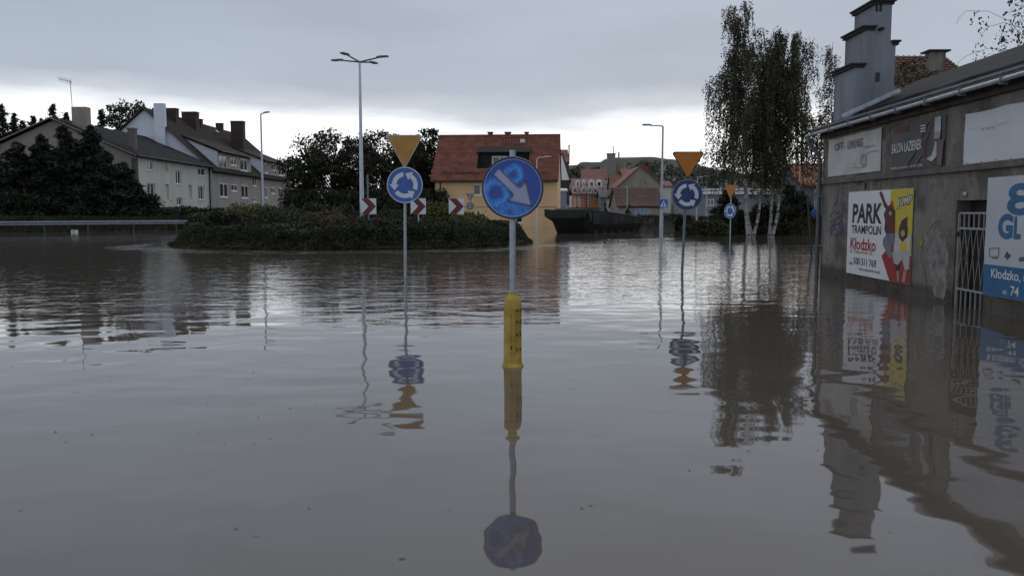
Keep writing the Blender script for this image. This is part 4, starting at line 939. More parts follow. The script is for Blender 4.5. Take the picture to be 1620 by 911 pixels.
# hill houses, fortress
town_house('hill_house', 'long red roofed house low on the fortress hill', 922, 960, 300, 283, 268.5, 12, stone_grey, red_far, base=2)
town_house('hill_house', 'bright red roof below the fortress stone block', 985, 1003, 290, 280, 268, 10, stone_grey, mat('bright_far_red', (.27, .10, .07), .9), base=2)
fo = thing('fortress_tower', 'square stone fortress tower with mast on the hill crest', 'tower', (on_y(967, 255, 500).x, 500, 20), world=True)
st_ = mat('fortress_stone', (.21, .20, .18), .95, .15, .2, bump=.1, bscale=1)
a = on_y(961.5, 244, 500); b = on_y(973.5, 262, 500); MB().span((a.x, 500, b.z), (b.x, 505, a.z)).build('keep', st_, fo); MB().span((a.x - .3, 499.7, a.z), (b.x + .3, 505.3, a.z + .5)).build('parapet', mat('parapet_dark', (.12, .11, .1), .9), fo)
q = on_y(970.5, 229, 502); MB().tube([(q.x, 502, a.z), (q.x, 502, q.z)], [.35, .15], 6).build('mast', galv, fo); ms = MB(); ms.tube([(q.x - .9, 502, q.z - 2), (q.x + .9, 502, q.z - 2)], .12, 4); ms.build('mast_arm', galv, fo)
fb = thing('fortress_block', 'big stone bastion block below the fortress tower', 'fortress', (on_y(972, 270, 440).x, 440, 12), world=True)
a = on_y(957.5, 258, 440); b = on_y(987, 278, 440); m_ = on_y(975, 258, 440)
MB().span((a.x, 440, 8), (m_.x, 452, a.z)).build('bastion', st_, fb); MB().span((m_.x, 441, 8), (b.x, 453, a.z - .4)).build('bastion_wing', mat('fortress_stone_dull', (.165, .155, .14), .95, .15, .2), fb); MB().span((a.x - .2, 439.8, a.z), (m_.x + .2, 452, a.z + .4)).build('coping', st_, fb)
c_ = thing('fortress_chimney', 'lone thin chimney stub on the hill crest', 'chimney', (on_y(979, 250, 505).x, 505, on_y(979, 250, 505).z), world=True); q = on_y(979, 243, 505); MB().box((q.x, 505, q.z - 1.2), (.8, .8, 3.4)).build('stack', st_, c_); MB().box((q.x, 505, q.z + .55), (1.0, 1.0, .2)).build('cap', st_, c_)
# bungalow behind the birches and house at far right
bw = mat('bungalow_render', (.27, .29, .31), .9, .1, .4)
t, fr, W, ez, ro_ = town_house('bungalow', 'low grey bungalow with bright white eaves behind the birches', 1088, 1262, 84, 304, 301.2, 7, bw, mat('bungalow_roof', (.2, .2, .2), .8), wins=[(1118, 315, 1130, 326), (1202, 325, 1208, 331), (1265, 317, 1270, 325), (1150, 316, 1162, 326), (1236, 316, 1247, 326)], over=.3, group=None, mull=1)
MB().fbox(fr, -.4, W + .4, ez - .22, ez + .06, .3, .36).build('fascia', mat('bright_fascia', (.8, .8, .8), .5), t)
town_house('far_red_house', 'orange roofed house glimpsed between birch and downpipe', 1272, 1330, 75, 292, 262, 8, mat('far_grey_wall', (.12, .12, .12), .9), mat('orange_roof', (.28, .10, .045), .8, .2, 2), group=None)
# ------------------------------------------------------------------ amphibious carrier aground before the town
hull_m = mat('hull_dark_green', (.008, .009, .008), .7, .35, 1.4, c2=(.014, .014, .012), bump=.01, bscale=5)
hull_side = mat('hull_side_camouflage', (.012, .012, .011), .7, .4, .9, c2=(.032, .031, .028), lo=.45, hi=.6)
nc = on_z(934, 369); AV = R(31); vn = Vector((math.cos(AV), -math.sin(AV), 0)); vb = Vector((math.sin(AV), math.cos(AV), 0))
av = thing('amphibious_carrier', 'dark military amphibious carrier with raked bow in the flooded road', 'vehicle', (nc.x, nc.y, 0), world=True)
VW, VL = 3.25, 10.4
def vp(a, b, z): q = nc + vn * (a - VW) + vb * b; return Vector((q.x, q.y, z))      # a across (0 far side .. VW near side), b towards the stern
st = [  # b, half inset at bottom, bottom z, chine z, top z, inset top
    (-1.0, .34, 1.10, 1.22, 1.66, .0), (.25, .30, -.35, .80, 1.62, .0), (2.5, .30, -.6, .55, 1.50, .0), (5.5, .30, -.6, .55, 1.34, .0), (8.6, .32, -.6, .55, 1.08, .0), (10.0, .36, -.3, .6, .95, .05), (10.6, .5, .25, .62, .80, .25)]
V = []; Fq = []
for (b, ins, zb_, zc2, zt_, it) in st:
    for (a, z) in ((ins + .25, zb_), (.0 + it, zc2), (it, zt_), (VW - it, zt_), (VW - it, zc2), (VW - ins - .25, zb_)): V.append(tuple(vp(a, b, z)))
hm = MB(); hm.v = V
for i in range(len(st) - 1):
    for j in range(6):
        jj = (j + 1) % 6
        if j == 2 and 0 < i < 5: continue          # open deck
        hm.f.append((i * 6 + j, i * 6 + jj, (i + 1) * 6 + jj, (i + 1) * 6 + j))
hm.f.append(tuple(range(6))); hm.f.append(tuple(range(len(V) - 1, len(V) - 7, -1)))
hm.poly([vp(.1, 0, .7), vp(VW - .1, 0, .7), vp(VW - .1, 10, .6), vp(.1, 10, .6)])
hm.build('hull', hull_m, av)
for k_ in range(6):
    b0, b1 = .35 + k_ * 1.5, .35 + k_ * 1.5 + 1.42
    z1 = np.interp([b0, b1], [s_[0] for s_ in st], [s_[4] for s_ in st])
    MB().prism([vp(VW + .012, b0, .62), vp(VW + .012, b1, .62), vp(VW + .012, b1, z1[1] - .06), vp(VW + .012, b0, z1[0] - .06)], vn * .035).build('side_panel', hull_side, av)
for a in (.02, VW - .02): MB().tube([vp(a, s_[0], s_[4] + .03) for s_ in st], .05, 6).build('gunwale', hull_m, av)
MB().tube([vp(0, -.78, 1.64), vp(VW, -.78, 1.64)], .06, 6).build('bow_bar', hull_m, av)
MB().prism([vp(.35, -.1, 1.6), vp(VW - .35, -.1, 1.6), vp(VW - .35, -.02, 1.78), vp(.35, -.02, 1.78)], vb * .25).build('wave_deflector', mat('deflector_green', (.06, .075, .07), .6), av)
fd_ = MB(); fd_.tube([vp(VW, -.5, 1.45), vp(VW + .1, -.3, 1.1)], .16, 8); fd_.build('fender', black_metal, av)
for k_ in range(6): MB().lathe([(.02, -.12), (.34, -.1), (.36, 0), (.34, .1), (.02, .12)], (0, 0, 0), 16).build('road_wheel', black_metal, av)
for i, o_ in enumerate([c for c in col.objects if c.name.startswith('road_wheel')]):
    q = vp(VW - .32, 1.4 + i * 1.45, .1); o_.matrix_parent_inverse = Matrix.Identity(4)
    o_.location = q - av.location; o_.rotation_euler = (math.pi / 2, 0, math.pi / 2 - AV)
cr_ = MB(); MB().tube([vp(VW - .3, 8.6, 1.0), vp(VW - .2, 9.2, 1.5), vp(VW - .3, 9.9, 1.35), vp(VW - .3, 10.2, .9)], .05, 6).build('stern_rail', galv_dark, av); cr_.tube([vp(.4, 8.8, 1.0), vp(.4, 9.3, 1.5), vp(.4, 10.1, 1.0)], .05, 6); cr_.build('stern_rail', galv_dark, av)
MB().prism([vp(.5, 1.5, 1.55), vp(VW - .5, 1.5, 1.55), vp(VW - .6, 1.7, 1.86), vp(.6, 1.7, 1.86)], vb * 1.1).build('cab_hatch', hull_m, av)
for b_ in (3.4, 5.6, 7.4): MB().tube([vp(.25, b_, .7), vp(.25, b_, 1.95 - b_ * .04), vp(.6, b_, 2.12 - b_ * .04)], .035, 6).build('deck_stanchion', hull_m, av)
wh = MB(); wh.tube([vp(1.0, 2.2, 1.4), vp(1.0, 2.2, 3.1)], .02, 5); wh.build('whip_aerial', black_metal, av)
bx_ = MB(); q = vp(.8, .9, 1.55); bx_.box((q.x, q.y, 1.78), (.4, .35, .5)); bx_.build('searchlight_box', mat('grey_box', (.22, .23, .25), .6), av, bevel=.03)

# two crew members seated in the carrier
def person(label, base, lean, face, arms, m):
    t = thing('person', label, 'person', base, 'crew in the carrier')
    J = {'pelvis': (0, 0, .0), 'belly': (lean * .25, 0, .22), 'chest': (lean * .6, 0, .45), 'neck': (lean * .85, 0, .60), 'head': (lean * 1.0 + face * .04, 0, .73), 'crown': (lean * 1.02 + face * .03, 0, .84),
         'sl': (lean * .7, -.19, .52), 'sr': (lean * .7, .19, .52), 'el': arms[0], 'er': arms[1], 'hl': arms[2], 'hr': arms[3],
         'kl': (.42, -.12, .04), 'kr': (.42, .12, .04), 'fl': (.46, -.13, -.40), 'fr': (.46, .13, -.40), 'tl': (.64, -.13, -.42), 'tr': (.64, .13, -.42)}
    rad = {'pelvis': .16, 'belly': .15, 'chest': .17, 'neck': .065, 'head': .105, 'crown': .085, 'sl': .085, 'sr': .085, 'el': .058, 'er': .058, 'hl': .042, 'hr': .042, 'kl': .085, 'kr': .085, 'fl': .06, 'fr': .06, 'tl': .05, 'tr': .05}
    E = [('pelvis', 'belly'), ('belly', 'chest'), ('chest', 'neck'), ('neck', 'head'), ('head', 'crown'), ('chest', 'sl'), ('chest', 'sr'), ('sl', 'el'), ('sr', 'er'), ('el', 'hl'), ('er', 'hr'), ('pelvis', 'kl'), ('pelvis', 'kr'), ('kl', 'fl'), ('kr', 'fr'), ('fl', 'tl'), ('fr', 'tr')]
    nm = list(J); me = bpy.data.meshes.new('body'); me.from_pydata([J[n] for n in nm], [(nm.index(a), nm.index(b)) for a, b in E], [])
    o = link('body', me, m, t)
    sk_ = o.modifiers.new('skin', 'SKIN'); sk_.use_smooth_shade = True
    for i, n in enumerate(nm):
        v = me.skin_vertices[0].data[i]; v.radius = (rad[n], rad[n]); v.use_root = n == 'pelvis'
    sb = o.modifiers.new('subdivision', 'SUBSURF'); sb.levels = 2; sb.render_levels = 2
    hb = MB(); hx_ = lean * 1.02 + face * .03; hb.lathe([(.10, .0), (.125, .02), (.12, .07), (.09, .12), (.02, .145)], (hx_, 0, .75), 12); hb.build('helmet', m, t, True)
    return t
for b_, hb_ in ((4.6, .56), (8.3, .44)): MB().prism([vp(.6, b_ - .25, .66), vp(VW - .2, b_ - .25, .66), vp(VW - .2, b_ + .25, .66), vp(.6, b_ + .25, .66)], (0, 0, hb_)).build('crew_bench', hull_m, av)
cloth = mat('dark_fatigues', (.020, .021, .019), .9, .3, 6)
q = vp(2.3, 4.6, 1.36); person('crew member in dark clothing sitting upright in the carrier', q, -.02, -1, [(.05, -.28, .28), (.05, .28, .28), (.26, -.16, .16), (.26, .16, .16)], cloth)
q = vp(2.4, 8.3, 1.24); person('crew member in dark clothing leaning toward the carrier stern', q, .24, 1, [(.26, -.28, .30), (.26, .28, .30), (.48, -.18, .18), (.48, .18, .18)], cloth)

# ------------------------------------------------------------------ birches
birch_bark = mat('birch_bark', (.42, .41, .39), .8, .1, 2.2, c2=(.46, .45, .43), bump=.004)
def birch_bark_mat():
    m = bpy.data.materials.new('white_birch_bark'); m.use_nodes = True; nt = m.node_tree; N = nt.nodes; L_ = nt.links; b = N['Principled BSDF']; b.inputs['Roughness'].default_value = .8
    co = N.new('ShaderNodeTexCoord'); mp = N.new('ShaderNodeMapping'); mp.inputs['Scale'].default_value = (3, 3, 9); L_.new(co.outputs['Object'], mp.inputs[0])
    n = N.new('ShaderNodeTexNoise'); n.inputs['Scale'].default_value = 1.0; n.inputs['Detail'].default_value = 4; L_.new(mp.outputs[0], n.inputs['Vector'])
    r_ = N.new('ShaderNodeValToRGB'); L_.new(n.outputs[0], r_.inputs[0]); e = r_.color_ramp.elements
    e[0].position = .36; e[0].color = (.03, .028, .025, 1); e[1].position = .52; e[1].color = (.34, .33, .31, 1); e.new(.75).color = (.44, .43, .41, 1)
    L_.new(r_.outputs[0], b.inputs['Base Color']); return m
bbm = birch_bark_mat()
def birch(label, base, lean, height, rad, strands, seed, zlo=2.6, r0=.13, sway=0.0, group='weeping birches', base_z=-.6, per=26, leafL=.115, limb=1.0):
    rs = np.random.default_rng(seed); t = thing('birch_tree', label, 'tree', base, group)
    def ax(f): return np.array([lean[0] * f ** .65 + .10 * math.sin(f * 5 + seed) - .10 * math.sin(seed), lean[1] * f + .1 * math.cos(f * 4 + seed) - .1 * math.cos(seed), height * f])
    tr = MB(); tr.tube([(0, 0, base_z)] + [tuple(ax(f)) for f in np.linspace(0.0, 1, 12)], [r0 * 1.15] + [r0 * (1 - f) ** 1.6 + .010 for f in np.linspace(0.0, 1, 12)], 9); tr.build('trunk', bbm, t, True)
    lb = MB(); P = []
    nb = 46
    for i in range(nb):
        f = .30 + .68 * (i / nb) ** .85; o = ax(f); a = rs.uniform(0, 6.283)
        ln = rad * (1.05 - .78 * max(0, (f - .42) / .58) ** 1.25) * rs.uniform(.35, 1.22)
        e = o + np.array([math.cos(a) * ln, math.sin(a) * ln, ln * rs.uniform(.35, .9)]); m_ = o + (e - o) * .5 + [0, 0, ln * .22]
        e2 = e + np.array([math.cos(a) * .25, math.sin(a) * .25, -.35])
        qs = [o, o + (m_ - o) * .6 + [0, 0, -.03 * ln], m_, m_ + (e - m_) * .5 + [0, 0, .06 * ln], e, (e + e2) / 2 + np.array([math.cos(a), math.sin(a), 0]) * .07, e2]; lb.tube(qs, [limb * r0 * k_ * (1.1 - f) + .004 for k_ in (.28, .24, .2, .14, .08, .04, .0)], 4, False)
        ns = max(4, int(strands / nb * (0.6 + ln / rad)))
        for k in range(ns):
            u = rs.uniform(.3, 1.05); s0 = o + (m_ - o) * u * 2 if u < .5 else m_ + (e - m_) * (u * 2 - 1)
            s0 = s0 + rs.normal(size=3) * .12
            Ls = min(rs.gamma(2.6, .62) * (.45 + .55 * min(1, ln / rad * 1.3)), s0[2] - zlo * rs.uniform(.75, 1.25)); Ls = max(.3, Ls)
            cnt = int(per * Ls / 1.6) + 3; tt = np.sort(rs.random(cnt))[:, None]
            dr = np.array([math.cos(a) * .16, math.sin(a) * .16, 0]) + rs.normal(size=3) * .07
            P.append(s0 + dr * np.sqrt(tt) * np.array([1, 1, 0]) + np.array([0, 0, -1]) * tt * Ls + rs.normal(size=(cnt, 3)) * .045)
    lb.build('limbs', bark, t, True)
    P = np.concatenate(P); V, Q = leaf_mesh(P, leafL, leafL * .55, hang=1.6); fast('crown', V, Q, birch_leaf, t)
    return t
BY = 52.5
def bx2(u, v=374, Y=BY): return on_y(u, v, Y).x
bs = [(1184, 52.0, (-.75, .2), 13.9, 2.5, 980, 'birch with the stoutest black marked trunk of the pair of clumps'), (1190, 52.8, (-1.5, .3), 11.4, 2.0, 680, 'birch trunk leaning away beside the stoutest trunk'), (1192, 52.4, (1.05, .4), 11.8, 1.6, 600, 'birch with greyish trunk slanting across to the other clump'),
      (1217, 52.6, (.45, .2), 12.6, 1.75, 760, 'birch with slim upright white trunk by the dark spruce'), (1222, 52.2, (1.4, .3), 12.5, 2.0, 860, 'birch with slender trunk leaning toward the shop building')]
for i, (u, Y, ln, h, r_, ns, lab) in enumerate(bs): birch(lab, (bx2(u, 374, Y), Y, 0), ln, h, r_, ns, 200 + i, r0=.125 if i == 0 else .095)
birch('thin airy birch half hidden behind the shop building corner', (bx2(1312, 370, 58), 58, .2), (-.1, 0), 12.6, 1.25, 420, 233, r0=.12, per=18)

# right bank shrubs and dark spruces
for i, (u, v, w_, Y, m_) in enumerate([(1112, 346, 66, 57, mid_leaf), (1140, 336, 50, 59, dark_leaf), (1168, 330, 50, 60, dark_leaf), (1204, 318, 56, 60, dark_leaf), (1262, 322, 50, 61, dark_leaf), (1290, 340, 46, 60, dark_leaf), (1240, 352, 50, 56, dark_leaf), (1088, 340, 40, 70, dark_leaf), (1068, 338, 34, 84, dark_leaf), (1318, 330, 50, 58, dark_leaf)]):
    p = on_y(u, v, Y); rx = w_ / 2 / FPX * Y * 1.15
    shrub('bank_bush', ['rounded green bush at the water below the roundabout sign', 'dark bush beside the small turned sign', 'dark bush behind the stoutest birch', 'tall dark bush between the birch clumps', 'dark bush under the slanting birch crown', 'dark bush before the orange roofed house', 'low dark bush at the water behind the birch trunks', 'dark bush behind the right yield sign post', 'small dark bush by the tall lamp post', 'dark bush behind the shop building corner'][i], (p.x, Y, -.1), rx, rx * .8, p.z + .1, m_, 'bushes on the right bank', n=5500, leaf=.2, seed=300 + i, spiky=True)
for i, (u, v, Y, r_, lab) in enumerate([(1248, 292, 63, 1.9, 'dark spruce behind the upright birch trunk'), (1270, 304, 66, 1.5, 'smaller dark spruce beside the bungalow end'), (1152, 300, 68, 1.6, 'dark spruce behind the small turned sign')]):
    p = on_y(u, v, Y); conifer('bank_spruce', lab, (p.x, Y, 0), p.z, r_, spruce_leaf, 'spruces on the right bank', seed=330 + i, needles=7000, L=.3)

# ------------------------------------------------------------------ shop building on the right
sv = Vector((-.03, -1, 0)).normalized(); cy = 20.95; co_ = Vector((6.95 + .03 * cy, cy, 0))
fb_ = Frame(co_, sv); LB = 17.0; EV = 3.5
def shop_wall_mat():
    m = bpy.data.materials.new('weathered_grey_render'); m.use_nodes = True; nt = m.node_tree; N = nt.nodes; L_ = nt.links; b = N['Principled BSDF']; b.inputs['Roughness'].default_value = .92; b.inputs['Specular IOR Level'].default_value = .2
    co = N.new('ShaderNodeTexCoord')
    def nz_(scale, sc=(1, 1, 1), det=6, rough=.6):
        mp = N.new('ShaderNodeMapping'); mp.inputs['Scale'].default_value = sc; L_.new(co.outputs['Object'], mp.inputs[0]); n = N.new('ShaderNodeTexNoise'); n.inputs['Scale'].default_value = scale; n.inputs['Detail'].default_value = det; n.inputs['Roughness'].default_value = rough; L_.new(mp.outputs[0], n.inputs['Vector']); return n.outputs[0]
    def ramp_(x, a, b_): r_ = N.new('ShaderNodeMapRange'); r_.inputs[1].default_value = a; r_.inputs[2].default_value = b_; L_.new(x, r_.inputs[0]); return r_.outputs[0]
    def mix_(f, a, b_, mode='MIX'):
        x = N.new('ShaderNodeMixRGB'); x.blend_type = mode
        if isinstance(f, float): x.inputs[0].default_value = f
        else: L_.new(f, x.inputs[0])
        for i, c in ((1, a), (2, b_)):
            if isinstance(c, tuple): x.inputs[i].default_value = (*c, 1)
            else: L_.new(c, x.inputs[i])
        return x.outputs[0]
    base = mix_(ramp_(nz_(1.3), .35, .65), (.165, .152, .136), (.265, .248, .225))
    base = mix_(ramp_(nz_(2.6, (1, 1, .22), 7, .7), .52, .78), base, (.085, .077, .068))           # run-off streaks
    base = mix_(ramp_(nz_(1.9, (1, 1, .45), 8, .7), .60, .78), base, (.38, .365, .34))              # lime runs
    base = mix_(ramp_(nz_(.8, (1, 1, 1.3), 9, .72), .50, .60), base, (.115, .104, .092))
    base = mix_(ramp_(nz_(18), .3, .8), base, (.8, .8, .8), 'MULTIPLY')
    # tide mark left by the flood, wavering along the wall
    sp = N.new('ShaderNodeSeparateXYZ'); L_.new(co.outputs['Object'], sp.inputs[0])
    mm = N.new('ShaderNodeMath'); mm.operation = 'MULTIPLY_ADD'; L_.new(nz_(1.6, det=5), mm.inputs[0]); mm.inputs[1].default_value = .35; L_.new(sp.outputs[2], mm.inputs[2])
    base = mix_(ramp_(mm.outputs[0], .50, .38), base, (.5, .47, .44), 'MULTIPLY')
    L_.new(base, b.inputs['Base Color'])
    bp = N.new('ShaderNodeBump'); bp.inputs['Distance'].default_value = .02; L_.new(nz_(9, det=8, rough=.65), bp.inputs['Height']); L_.new(bp.outputs[0], b.inputs['Normal'])
    return m
shop_m = shop_wall_mat()
shop = thing('shop_building', 'weathered grey shop building covered in advertising boards on the right', 'building', co_, world=True)
dr_ = fb_.rect(1509.5, 317, 1559, 488); door = (dr_[0], dr_[1], -.9, dr_[3])
vent = fb_.rect(1368, 289.5, 1373.5, 299)
w = MB(); wall_holes(w, fb_, 0, LB, -.9, EV, [door, vent], .28)
def sp_(s, z, d): return fb_.p(s, z, -d)
SW = 4.6; RGZ = 4.62
w.poly([sp_(0, -.9, 0), sp_(0, EV, 0), sp_(0, RGZ - .05, SW / 2), sp_(0, EV, SW), sp_(0, -.9, SW)]); w.poly([sp_(LB, -.9, 0), sp_(LB, EV, 0), sp_(LB, RGZ - .05, SW / 2), sp_(LB, EV, SW), sp_(LB, -.9, SW)])
w.poly([sp_(0, -.9, SW), sp_(LB, -.9, SW), sp_(LB, EV, SW), sp_(0, EV, SW)])
w.poly([sp_(door[0], -.9, .28), sp_(door[1], -.9, .28), sp_(door[1], door[3], .28), sp_(door[0], door[3], .28)]); w.poly([sp_(vent[0], vent[2], .28), sp_(vent[1], vent[2], .28), sp_(vent[1], vent[3], .28), sp_(vent[0], vent[3], .28)])
w.build('wall', shop_m, shop)
# ledge between the storeys and cornice under the eaves
s_a, z_a = fb_.hit(1330, 288); s_b, z_b = fb_.hit(1600, 257); zl = (z_a + z_b) / 2
MB().fbox(fb_, -.03, LB, zl - .05, zl + .06, 0, .07).build('ledge', mat('ledge_grey', (.12, .105, .09), .95, .25, 3, streak=True, bump=.01), shop, bevel=.012)
MB().fbox(fb_, -.03, LB, EV - .20, EV - .02, 0, .10).build('cornice', mat('cornice_dark', (.07, .06, .05), .95, .3, 3, bump=.01), shop, bevel=.02)
vf = MB(); vf.fbox(fb_, vent[0] - .035, vent[0], vent[2] - .03, vent[3] + .03, 0, .02); vf.fbox(fb_, vent[1], vent[1] + .035, vent[2] - .03, vent[3] + .03, 0, .02); vf.build('vent_frame', mat('vent_grey', (.2, .19, .17), .9), shop)
# loose render: shallow raised flakes around a bare patch
pt_m = mat('patched_render', (.17, .157, .14), .95, .3, 5, c2=(.27, .255, .235), bump=.02, bscale=10)
for i, pts in enumerate([[(1470, 368), (1478, 360), (1490, 362), (1497, 378), (1501, 410), (1499, 446), (1494, 474), (1480, 470), (1474, 440), (1468, 410), (1462, 388)]]):
    rj = random.Random(4); pj = [(a_[0] + (b_[0] - a_[0]) * t_ / 5 + rj.uniform(-1.6, 1.6), a_[1] + (b_[1] - a_[1]) * t_ / 5 + rj.uniform(-1.6, 1.6)) for a_, b_ in zip(pts, pts[1:] + pts[:1]) for t_ in range(5)]
    P = [fb_.p(*fb_.hit(u, v), .002) for u, v in pj]; MB().prism(list(P), fb_.n * .007).build('render_patch', pt_m, shop)
ochre = [fb_.p(*fb_.hit(u, v), .002) for u, v in ((1454, 376), (1459, 371), (1461, 384), (1457, 391), (1453, 387))]; MB().prism(ochre, fb_.n * .008).build('bare_plaster', mat('ochre_plaster', (.28, .19, .06), .95, .2, 8), shop)
for pts in ([(1476, 357), (1469, 366), (1464, 380), (1460, 392), (1456, 405), (1460, 420), (1464, 432), (1466, 448)], [(1473, 358), (1480, 352), (1487, 349)], [(1490, 364), (1496, 388), (1498, 402)], [(1360, 442), (1372, 446), (1378, 456)]):
    MB().tube([fb_.p(*fb_.hit(u, v), .001) for u, v in pts], .004, 4).build('crack', mat('crack_dark', (.015, .013, .011), .95), shop)
# roof
roof_felt = mat('roofing_felt', (.026, .027, .030), .9, .3, 2.0, bump=.015, bscale=9, spec=.15)
OV = .28
k_ = (RGZ - EV) / (SW / 2)
rf = MB(); slab(rf, fb_.p(-.25, EV - OV * k_ + .03, OV), fb_.p(LB, EV - OV * k_ + .03, OV), sp_(LB, RGZ + .03, SW / 2), sp_(-.25, RGZ + .03, SW / 2), .07); slab(rf, sp_(-.25, EV - OV * k_ + .03, SW + OV), sp_(LB, EV - OV * k_ + .03, SW + OV), sp_(LB, RGZ + .031, SW / 2), sp_(-.25, RGZ + .031, SW / 2), .07)
ro = rf.build('roof', roof_felt, shop)
for j, d_ in enumerate((.04, .36)):
    z_ = EV + k_ * d_ + .11; sr = MB(); pth = [sp_(s_, z_ + .006 * math.sin(s_ * 3.1 + j), d_ + .012 * math.sin(s_ * 2.3 + j * 2)) for s_ in np.arange(-.25, LB, .5)]; sr.tube(pth, .022 if j > 1 else .035, 6); sr.build('felt_seam', roof_felt, ro)
gut = MB(); gut.tube([fb_.p(-.3, EV - .10, OV + .06), fb_.p(LB, EV - .06, OV + .06)], .034, 10); gut.build('gutter', mat('zinc_gutter', (.30, .33, .36), .45, .2, 5, metallic=.3), shop, True)
gut2 = MB(); gut2.tube([fb_.p(-.25, EV + .03, OV - .03), fb_.p(LB, EV + .05, OV - .03)], .026, 8); gut2.build('drip_edge', mat('old_zinc', (.11, .115, .12), .6, .3, 5), shop, True)
for k2 in range(14): MB().fbox(fb_, .2 + k2 * 1.2, .215 + k2 * 1.2, EV - .15, EV - .02, OV - .02, OV + .108).build('gutter_bracket', galv_dark, shop)
MB().tube([fb_.p(-.12, EV - .12, OV + .06), fb_.p(-.10, EV - .30, OV + .05), fb_.p(.02, EV - .55, .14), fb_.p(.05, EV - .75, .10), fb_.p(.05, -.6, .10)], [.05] * 5, 12).build('downpipe', mat('pipe_blue_grey', (.085, .095, .11), .5, .2, 4, metallic=.2), shop, True)
for z_ in (.7, 1.9, 2.7): MB().fbox(fb_, -.02, .12, z_, z_ + .03, .0, .165).build('pipe_clip', galv_dark, shop)
# stepped chimney
chm = mat('chimney_render', (.165, .18, .21), .9, .2, 1.6, c2=(.245, .265, .305), streak=True, bump=.012, bscale=10)
capm = mat('chimney_cap', (.03, .028, .027), .9, .2, 8, bump=.01)
CYf, CYb = 19.55, 20.72
zz1, zz2, zz3, zzr = on_y(1345, 104, 19.6).z, on_y(1366, 46, 19.6).z, on_y(1395, 4, 19.6).z, on_y(1410, 68, 19.6).z
zz2 = on_y(1375, 45, 19.6).z
xs = [on_y(u, 150, CYf).x for u in (1350, 1366, 1380, 1406, 1414)]
def zr_at(x): return 3.35 + .45 * (x - 7.3)
cb = MB(); cb.prism([Vector((x, CYf, z)) for x, z in ((xs[0], 3.3), (xs[4], 3.6), (xs[4], zzr), (xs[3], zzr), (xs[3], zz3), (xs[2], zz3), (xs[2], zz2), (xs[1], zz2), (xs[1], zz1), (xs[0], zz1))], (0, CYb - CYf, 0))
ch = cb.build('chimney', chm, shop)
def cap_(x0, x1, z, y0=CYf, y1=CYb):
    c = MB(); c.span((x0, y0 - .07, z), (x1, y1 + .07, z + .045)); c.span((x0 + .035, y0 - .03, z - .06), (x1 - .035, y1 + .03, z)); c.build('cap', capm, ch, bevel=.008)
cap_(xs[0] - .10, xs[1] + .035, zz1); cap_(xs[1] - .10, xs[2] + .035, zz2); cap_(xs[2] - .10, xs[3] + .08, zz3); cap_(xs[3] + .001, xs[4] + .10, zzr, CYf, CYf + .5)
a = on_y(1385, 115, CYf); b = on_y(1391.5, 130, CYf); MB().span((a.x, CYf - .004, b.z), (b.x, CYf + .01, a.z)).build('cleaning_hatch', black_metal, ch)
a = on_y(1391, 47, CYf); MB().box((a.x + .02, CYf - .05, a.z), (.10, .14, .05)).build('bracket', capm, ch)
for u in (1385.5, 1391.5): a = on_y(u, 1, CYf); b = on_y(u + 3.5, 19, CYf); MB().span((a.x, CYf - .004, b.z), (b.x, CYf + .01, a.z)).build('flue_slot', capm, ch)
fl = MB(); q0 = on_y(1322, 181, CYf - .05); fl.prism([Vector((xs[0] - .25, CYf - .09, zr_at(xs[0] - .25) + .22)), Vector((xs[4] + .12, CYf - .09, zr_at(xs[4] + .12) + .22)), Vector((xs[4] + .12, CYf - .01, zr_at(xs[4] + .12) + .30)), Vector((xs[0] - .25, CYf - .01, zr_at(xs[0] - .25) + .30))], (0, 0, .03)); fl.build('flashing', mat('flashing_zinc', (.28, .31, .36), .5, .25, 6), ch)
# ------------------------------------------------------------------ boards, banners and lettering on the shop wall
def text_mesh(s, bold=0.0, shear=0.0, spacing=1.0):
    cu = bpy.data.curves.new('text', 'FONT'); cu.body = s; cu.offset = bold; cu.shear = shear; cu.space_character = spacing; cu.resolution_u = 3
    o = bpy.data.objects.new('text', cu); col.objects.link(o)
    dg = bpy.context.evaluated_depsgraph_get(); me = bpy.data.meshes.new_from_object(o.evaluated_get(dg))
    v = np.empty(len(me.vertices) * 3, np.float32); me.vertices.foreach_get('co', v); v = v.reshape(-1, 3)
    f = [tuple(p.vertices) for p in me.polygons]
    bpy.data.objects.remove(o); bpy.data.curves.remove(cu); bpy.data.meshes.remove(me)
    return v, f
def lettering(parent, fr, s, box, m, d, bold=0.0, shear=0.0, rise=0.0, spacing=1.0):
    s0, s1, z0, z1 = box; v, f = text_mesh(s, bold, shear, spacing); mn, mx = v.min(0), v.max(0); k = (mx - mn); k[k == 0] = 1
    b = MB()
    for p in v: a = (p[0] - mn[0]) / k[0]; b.v.append(tuple(fr.p(s0 + (s1 - s0) * a, z0 + (z1 - z0) * (p[1] - mn[1]) / k[1] + rise * a, d)))
    b.f = f
    return b.build('lettering', m, parent)
class Px:                      # photo crop -> wall coordinates
    def __init__(self, ox, oy, sc): self.o = (ox, oy, sc)
    def __call__(self, x, y): return fb_.hit(self.o[0] + x / self.o[2], self.o[1] + y / self.o[2])
    def box(self, x0, x1, y0, y1):
        xm, ym = (x0 + x1) / 2, (y0 + y1) / 2
        return self(x0, ym)[0], self(x1, ym)[0], self(xm, y1)[1], self(xm, y0)[1]
    def shape(self, parent, pts, m, d, name='printed_shape'):
        return MB().poly([fb_.p(*self(x, y), d) for x, y in pts]).build(name, m, parent)
